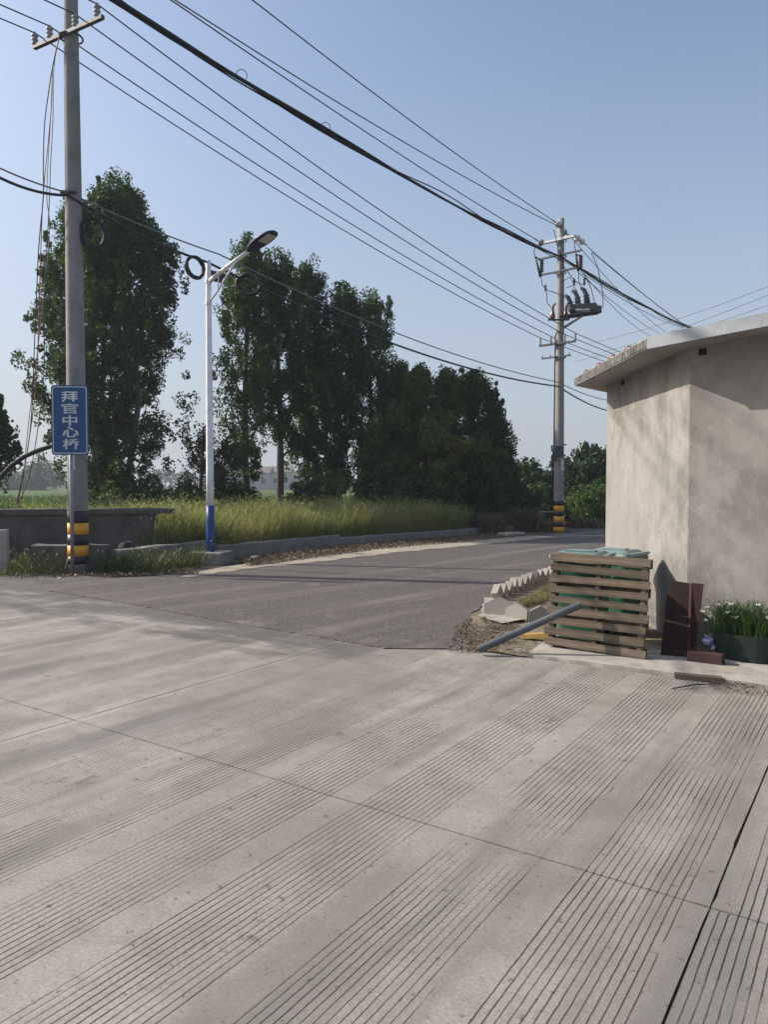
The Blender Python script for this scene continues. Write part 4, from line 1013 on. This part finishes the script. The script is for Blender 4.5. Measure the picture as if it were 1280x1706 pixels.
tree(540, 560, 33.0, 1.5, 'shorter poplar hidden behind the tall row', 'leafA', ROW, 116, .12, 22, 30, .13, 1)
LOW = 'shorter trees beyond the tall poplars'
tree(662, 596, 31.0, 0.95, 'small dark poplar beside the tall row, joining the lower trees', 'leafB', LOW, 121, .14, 24, 50, .085)
tree(697, 606, 29.0, 0.85, 'olive-green narrow tree among the lower trees', 'leafC', LOW, 122, .10, 26, 52, .085)
tree(745, 608, 30.0, 0.95, 'rounded yellowish-green tree among the lower trees', 'leafC', LOW, 123, .08, 26, 52, .085)
tree(797, 614, 30.5, 1.15, 'dark full tree at the end of the lower trees before the open sky', 'leafA', LOW, 124, .07, 28, 54, .085)
tree(826, 700, 31.0, 1.05, 'small tree with upturned sprays next to the open sky', 'leafA', LOW, 125, .08, 22, 50, .085)
tree(640, 690, 27.5, 1.25, 'bushy green tree standing low in front of the poplar row end', 'leafB', LOW, 126, .05, 20, 50, .088, kind='broad')
tree(716, 695, 27.3, 1.5, 'bushy tree with yellowing leaves low in front of the row', 'leafC', LOW, 127, .05, 22, 52, .088, kind='broad')
tree(795, 735, 28.5, 1.4, 'low dark bushy tree at the foot of the end tree', 'leafB', LOW, 128, .04, 20, 52, .088, kind='broad')
tree(338, 705, 25.5, .95, 'small brownish thin-leaved tree just behind the street lamp pole', 'leafF', None, 129, .10, 12, 20, .085, kind='broad')
tree(370, 735, 26.5, 1.0, 'small green tree between the lamp pole and the first poplar', 'leafD', None, 130, .08, 12, 30, .085, kind='broad')
tree(-44, 640, 22.0, 1.25, 'tree at the parapet end whose sprays reach in beside the drop wires', 'leafA', None, 131, .3, 20, 24, .13)
RT = 'dark trees beyond the switchgear pole'
tree(872, 782, 40.0, 1.9, 'dark round tree between the end tree and the switchgear pole', 'leafD', RT, 141, .05, 20, 34, .15, kind='broad')
tree(905, 792, 42.0, 1.6, 'low dark tree directly behind the switchgear pole', 'leafD', RT, 142, .05, 18, 34, .15, kind='broad')
tree(962, 770, 42.0, 1.5, 'dark tree with an open top beside the switchgear pole', 'leafD', RT, 143, .06, 20, 30, .15, kind='broad')
tree(992, 745, 41.0, 1.7, 'tallest dark tree between the switchgear pole and the house', 'leafD', RT, 144, .06, 22, 32, .15, kind='broad')
tree(1045, 760, 46.0, 2.2, 'dark tree partly hidden by the house wall', 'leafD', RT, 145, .06, 18, 30, .15, kind='broad')
def bush(px, top_py, depth, rx, label, leaf, seed, n=70, per=40, size=.10, group=None):
    rg = np.random.default_rng(seed); b = P(px, 820, depth); b.z = -.02; H = max(.3, P(px, top_py, depth).z)
    root = empty('bush', b); tag(root, label, 'bush', group)
    d = rg.normal(size=(n,3)); d /= np.linalg.norm(d, axis=1)[:, None]; r_ = rg.uniform(.3, 1, n)[:, None]**.5
    C = d*r_*np.array([rx, rx*.8, H*.5])+np.array([0,0,H*.48]); C[:, 2] = np.maximum(C[:, 2], .08)
    V, F = leaf_cloud(C, rg.uniform(.12, .26, n)*max(.7, rx*.9), per, size, seed+1); V[:, 2] = np.maximum(V[:, 2], 0.0)
    tag(fast_mesh('foliage', V, F, M[leaf], root), kind='stuff')
    m = MB()
    for q in range(5):
        a = rg.uniform(0, 6.28); m.tube([(0,0,0), (math.cos(a)*rx*.3, math.sin(a)*rx*.3, H*.4), (math.cos(a)*rx*.6, math.sin(a)*rx*.5, H*.75)], [.03, .02, .008], 5)
    m.build('stem', M['bark'], root)
UB = 'undergrowth bushes'
bush(168, 795, 23.5, .85, 'pale green bush right behind the parapet at the broad tree', 'leafE', 201, 60, 40, .09, UB)
bush(225, 803, 25.0, .95, 'dark green undergrowth bush under the broad tree', 'leafD', 202, 70, 40, .10, UB)
bush(290, 800, 25.0, .95, 'green undergrowth bush between the broad tree and the lamp', 'leafB', 203, 70, 40, .10, UB)
bush(390, 800, 26.0, .8, 'green bush at the foot of the lamp-head poplar', 'leafE', 204, 60, 40, .09, UB)
bush(420, 812, 26.0, .6, 'small dark bush at the first bare trunk', 'leafD', 205, 50, 36, .09, UB)
bush(520, 790, 27.0, 1.0, 'dark undergrowth bush below the middle of the poplar row', 'leafD', 206, 90, 40, .10, UB)
bush(585, 780, 27.2, 1.1, 'green undergrowth bush beneath the row end poplar', 'leafB', 207, 90, 40, .10, UB)
bush(655, 770, 26.2, 1.2, 'large dark bush behind the grass below the lower trees', 'leafD', 208, 110, 44, .10, UB)
bush(730, 775, 26.6, 1.2, 'dense green bush behind the grass below the yellowing tree', 'leafA', 209, 110, 44, .10, UB)
bush(800, 778, 27.5, 1.2, 'very dark bush behind the grass end', 'leafD', 210, 110, 44, .10, UB)
bush(850, 800, 31.0, 1.3, 'very dark bush behind the brushwood heap', 'leafD', 211, 110, 44, .12, UB)
bush(905, 806, 36.0, 1.6, 'very dark hedge bush behind the switchgear pole', 'leafD', 212, 110, 44, .13, UB)
bush(985, 803, 33.0, 1.0, 'bright green feathery bush between the far pole and the house', 'leafE', 213, 110, 60, .08, UB)
bush(958, 822, 34.0, .8, 'dark bush by the road bend beside the bright feathery one', 'leafB', 214, 80, 44, .10, UB)

# tall grass strip, seed heads, green tufts
def in_quad(N, a, b, c, d, seed, pw=1.0):
    rg = np.random.default_rng(seed); s_ = rg.uniform(0, 1, N); t = rg.uniform(0, 1, N)**pw; a, b, c, d = [np.array(v) for v in (a, b, c, d)]
    return (a[None]*(1-s_)[:, None]+b[None]*s_[:, None])*(1-t)[:, None]+(d[None]*(1-s_)[:, None]+c[None]*s_[:, None])*t[:, None]
def stuff_blades(name, pts, h0, h1, wd, mat, label, cat, seed, bend=.35, lean=.5, parent=None, seeds=0, z=0.0):
    rg = np.random.default_rng(seed); N = len(pts); pts = np.array(pts); pts[:, 2] = z
    hn = rg.uniform(h0, h1, N)*(1+.22*np.sin(pts[:, 0]*1.7+1)*np.sin(pts[:, 1]*1.3))
    V, F, tip, p2 = blades(N, pts, hn, wd*rg.uniform(.6, 1.4, N), bend, seed+1, lean)
    o = fast_mesh(name, V, F, M[mat], parent)
    if label: tag(o, label, cat)
    tag(o, kind='stuff')
    if seeds:
        ii = rg.choice(N, seeds, replace=False); T = tip[ii]; dd = T-p2[ii]; dd /= np.linalg.norm(dd, axis=1)[:, None]+1e-6
        sd = np.cross(dd, rg.normal(size=dd.shape)); sd /= np.linalg.norm(sd, axis=1)[:, None]
        VV = np.stack([T-dd*.01, T+dd*.03+sd*.009, T+dd*.085, T+dd*.03-sd*.009], 1).reshape(-1, 3); b = np.arange(seeds)*4
        tag(fast_mesh('seed_heads', VV, [np.stack([b, b+1, b+2, b+3], 1)], M['seed'], o), kind='stuff')
    return o
k0_, k1_, k2_ = kk
bk = Vector((-.72, .70, 0))
q1 = in_quad(17000, k0_+bk*.15+RD*-.6, k1_+bk*.2, k1_+bk*5.2, k0_+bk*5.0+RD*-2.5, 31, 1.3)
q2 = in_quad(17000, k1_+bk*.2, k2_+bk*.2+RD*-2.6, k2_+bk*3.6+RD*-1.5, k1_+bk*5.2, 32, 1.3)
q0 = in_quad(6500, Vector((-4.8, 15.9, 0)), k0_+bk*.15, k0_+bk*4.5+RD*-2.2, Vector((-8.5, 18.5, 0)), 33)
stuff_blades('tall_grass', np.concatenate([q1, q2, q0]), .45, 1.15, .014, 'grass', 'strip of tall pale green seeding grass behind the kerb wall', 'grass', 34, .35, .35, None, 13000)
tw_ = in_quad(900, G(270, 955), G(330, 945), Vector((-3.5, 16.9, 0)), Vector((-4.8, 15.0, 0)), 35)
stuff_blades('roadside_weeds', np.concatenate([tw_, in_quad(1200, G(155, 955), G(275, 955), Vector((-4.2, 15.3, 0)), Vector((-5.0, 14.3, 0)), 36), in_quad(700, G(0, 962), G(115, 957), G(110, 945), G(0, 945), 37)]), .08, .40, .010, 'weed', 'green weeds between the low wall and the asphalt near the sign', 'weeds', 38, .5, .8, None, 300)
dp = in_quad(4200, G(850, 1020), G(905, 1005), G(975, 962), G(905, 985), 39)
stuff_blades('dry_verge_grass', dp, .03, .11, .007, 'grass_dry', 'short dry grass on the verge behind the saw-tooth kerb', 'grass', 40, .6, .9, None, 0, .01)
pdq = in_quad(26000, Vector((-30, 34.5, 0)), Vector((-10, 34.5, 0)), Vector((-14, 62, 0)), Vector((-48, 62, 0)), 41, 1.3)
pdq2 = in_quad(9000, Vector((-10, 34.5, 0)), Vector((2, 36, 0)), Vector((2, 62, 0)), Vector((-14, 62, 0)), 42, 1.3)
stuff_blades('rice_crop', np.concatenate([pdq, pdq2]), .35, .62, .05, 'paddy_blade', 'even bright green crop growing in the field beyond the parapet', 'crop', 43, .3, .4, None, 0, .25)
eg = in_quad(9000, Vector((-16, 19, 0)), Vector((-5.5, 19.5, 0)), Vector((-5, 33, 0)), Vector((-26, 33, 0)), 44)
stuff_blades('bank_grass', eg, .35, .8, .022, 'grass_green', 'rank green grass on the bank behind the bridge parapet', 'grass', 45, .4, .5, None, 700)
# dead leaves, clods and gravel
def flakes(name, pts, size, mat, label, cat, seed, zmax=.05):
    rg = np.random.default_rng(seed); N = len(pts); P_ = np.array(pts); P_[:, 2] = rg.uniform(.012, zmax, N)
    a = rg.normal(size=(N,3))*np.array([1,1,.45]); a /= np.linalg.norm(a, axis=1)[:, None]; b = np.cross(a, rg.normal(size=(N,3))*np.array([.4,.4,1])); b /= np.linalg.norm(b, axis=1)[:, None]
    s_ = (size*rg.uniform(.4, 1.3, N))[:, None]; V = np.stack([P_-a*s_, P_+b*s_*.55, P_+a*s_, P_-b*s_*.55], 1).reshape(-1, 3)
    V[:, 2] = np.maximum(V[:, 2], .006); bb = np.arange(N)*4
    o = fast_mesh(name, V, [np.stack([bb, bb+1, bb+2, bb+3], 1)], M[mat]); tag(o, label, cat, kind='stuff'); return o
n1_, n2_ = far[3], far[4]
l1 = in_quad(9000, far[3]+Vector((.4,.15,0)), far[5], k1_+Vector((.3,-.2,0)), k0_+Vector((.5,-.3,0)), 51)
l2_ = in_quad(9000, far[5], far[7]+RD*.5, k2_+Vector((0,-.2,0)), k1_+Vector((.3,-.2,0)), 52)
flakes('leaf_litter', np.concatenate([l1, l2_]), .026, 'litter', 'dead leaf litter between the kerb wall and the asphalt', 'leaf litter', 53, .05)
l3 = np.concatenate([in_quad(2600, G(776, 1088), G(822, 1088), G(846, 1046), G(772, 1040), 54), in_quad(900, G(820, 1050), G(880, 1055), G(860, 1040), G(800, 1032), 55)])
l3 = np.concatenate([l3, in_quad(700, G(745, 1088), G(780, 1088), G(785, 1030), G(760, 1045), 62), in_quad(500, G(815, 1092), G(930, 1090), G(905, 1060), G(840, 1060), 63)])
flakes('gravel_and_leaves', l3, .011, 'litter', 'gravel and dead leaves at the broken asphalt corner by the pipe foot', 'gravel', 56, .022)
l4 = np.concatenate([in_quad(1300, G(1080, 1105), G(1200, 1128), G(1215, 1110), G(1090, 1092), 57), in_quad(900, G(1180, 1150), G(1280, 1165), G(1280, 1125), G(1190, 1128), 58)])
flakes('wall_foot_litter', l4, .010, 'litter', 'crumbs and dead leaves on the ground along the house wall', 'leaf litter', 59, .02)
l5 = in_quad(1100, G(20, 966), G(330, 958), G(320, 950), G(30, 952), 60)
flakes('sign_foot_litter', l5, .03, 'litter', 'dead leaves and straw at the foot of the sign and the striped pole', 'leaf litter', 61, .05)
# spoil heap in the grass and brushwood by the far pole
def heap(name, c, rx, ry, h, mat, label, cat, seed):
    rg = np.random.default_rng(seed); bm = bmesh.new(); bmesh.ops.create_icosphere(bm, subdivisions=4, radius=1)
    for v in bm.verts:
        n_ = rg.uniform(.82, 1.15); v.co = Vector((v.co.x*rx*n_, v.co.y*ry*n_, max(-.02, v.co.z)*h*n_))
    me = bpy.data.meshes.new(name); bm.to_mesh(me); bm.free(); o = link_mesh(name, me, M[mat]); o.location = c; tag(o, label, cat); return o
hp = P(385, 888, 18.9); hp.z = 0; heap('spoil_heap', hp, .8, .5, .62, 'litter_soil', 'low brown spoil heap in the grass beside the lamp', 'soil heap', 71)
for i, (px, d, rx, tp_, lb) in enumerate(((815, 25.6, .55, 852, 'dry brown weed clump at the end of the grass strip'), (872, 27.2, .8, 842, 'dry brown brushwood heap before the striped far pole'), (975, 29.5, .8, 862, 'dry brushwood heap between the far pole and the house'), (908, 26.9, .55, 866, 'low leafy brush heap at the foot of the far pole'))):
    rg = np.random.default_rng(80+i); N = 1500; b = P(px, 860, d); b.z = 0; H = P(px, tp_, d).z
    pos = np.stack([rg.normal(0, rx*.55, N), rg.normal(0, rx*.4, N), np.zeros(N)], 1)
    hh = np.maximum(.08, H*np.exp(-(pos[:, 0]/rx)**2)*rg.uniform(.5, 1.05, N))
    V, F, _, _ = blades(N, pos, hh, np.full(N, .02), .6, 90+i, .9)
    o = fast_mesh('brush_heap', V, F, M['brush' if i != 3 else 'grass']); o.location = b; tag(o, lb, 'brushwood')
    C = np.stack([rg.normal(0, rx*.5, 60), rg.normal(0, rx*.4, 60), rg.uniform(.05, H*.6, 60)], 1)
    V, F = leaf_cloud(C, np.full(60, .12), 16, .08, 95+i); V[:, 2] = np.maximum(V[:, 2], 0); tag(fast_mesh('dead_leaves', V, F, M['leafF' if i != 1 else 'litter'], o), kind='stuff')
rr = random.Random(9)
for i, (px, py, s) in enumerate(((345, 884, .16), (312, 890, .0), (442, 893, .3), (395, 892, .18), (425, 932, .13), (535, 906, .14))):
    if s == 0: continue
    m = MB().box((0,0,s*.3), (s*1.3, s*.8, s*.6), rotz(rr.uniform(0, 3)), s*.12, s*.08).build('concrete_rubble', M['pale_concrete']); p = G(px, py)
    m.location = p
    tag(m, 'broken concrete lump lying at the kerb wall near the lamp', 'rubble', 'concrete rubble by the kerb wall')

# ------------------------------------------------------------------ far distance
def far_tree(px, top_py, depth, rx, label, seed, group='far trees across the field'):
    rg = np.random.default_rng(seed); b = P(px, 820, depth); b.z = 0; H = P(px, top_py, depth).z
    root = empty('far_tree', b); tag(root, label, 'tree', group); n = 90
    d = rg.normal(size=(n,3)); d /= np.linalg.norm(d, axis=1)[:, None]; C = d*rg.uniform(.3, 1, n)[:, None]**.5*np.array([rx, rx, H*.42])+np.array([0,0,H*.52])
    V, F = leaf_cloud(C, np.full(n, rx*.28), 30, .55, seed+1); V[:, 2] = np.maximum(V[:, 2], 0)
    tag(fast_mesh('crown', V, F, M['leafW'], root), kind='stuff'); MB().tube([(0,0,0), (0,0,H*.5)], [.25, .15], 7).build('trunk', M['bark'], root)
far_tree(72, 768, 170, 4.6, 'round dark tree standing tallest in the far treeline beyond the parapet', 301)
far_tree(45, 786, 190, 4.5, 'lower far tree next to the tallest one in the treeline', 302)
far_tree(12, 790, 180, 4.2, 'low far tree at the treeline behind the arched conduit', 303)
rg = np.random.default_rng(310); n = 900
xx = rg.uniform(-330, 330, n); C = np.stack([xx, 330+rg.uniform(-20, 20, n), rg.uniform(0, 1, n)*(5.5+2.5*np.sin(xx*.05)+1.5*np.sin(xx*.17))], 1)
V, F = leaf_cloud(C, rg.uniform(1.2, 2.6, n), 22, 1.5, 311); V[:, 2] = np.maximum(V[:, 2], 0)
fw = fast_mesh('far_wood', V, F, M['leafW']); tag(fw, 'far hazy line of woods along the horizon', 'wood', kind='stuff')
def house(px, depth, w_, h_, dp_, label, nwin):
    b = P(px, 820, depth); b.z = 0; root = empty('far_house', b); tag(root, label, 'house', 'far village houses')
    wl_ = MB().box((0,0,h_/2), (w_, dp_, h_), None, 0).build('wall', M['house_wall'], root)
    MB().prism([(-w_/2-.3, -dp_/2-.3, h_), (w_/2+.3, -dp_/2-.3, h_), (w_/2+.3, dp_/2+.3, h_), (-w_/2-.3, dp_/2+.3, h_)], [(-w_/2-.3, -.05, h_+1.6), (w_/2+.3, -.05, h_+1.6), (w_/2+.3, .05, h_+1.6), (-w_/2-.3, .05, h_+1.6)]).build('roof', M['house_roof'], root)
    for i in range(nwin):
        x = -w_/2+w_*(i+.5)/nwin
        wn = MB().box((x, -dp_/2-.03, h_*.55), (1.1, .10, 1.2)).build('window', M['glass_dark'], root)
        MB().box((x, -dp_/2-.06, h_*.55-.66), (1.3, .16, .1)).build('sill', M['house_wall'], wn)
house(405, 190, 14, 4.6, 7, 'pale far village house with dark windows seen between poplar trunks', 5)
house(452, 205, 11, 5.0, 7, 'narrower far village house next to the bare poplar trunk', 4)
house(490, 215, 9, 4.2, 7, 'small far village house farther behind the poplar trunks', 3)
house(903, 130, 5, 1.9, 5, 'low house roof showing behind the switchgear pole', 2)

# ------------------------------------------------------------------ air
hz = MB().box((0, 0, 6.9), (1810, 1810, 16.2)).build('haze', None); tag(hz, 'thin pale summer haze in the air', 'haze', kind='stuff')
hm = bpy.data.materials.new('haze_air'); hm.use_nodes = True; hn = hm.node_tree; hn.nodes.remove(hn.nodes['Principled BSDF'])
pv = hn.nodes.new('ShaderNodeVolumePrincipled'); pv.inputs['Color'].default_value = (.86, .90, 1, 1); pv.inputs['Density'].default_value = .0008; pv.inputs['Anisotropy'].default_value = .2
hn.links.new(pv.outputs[0], hn.nodes['Material Output'].inputs['Volume']); hz.data.materials.append(hm)
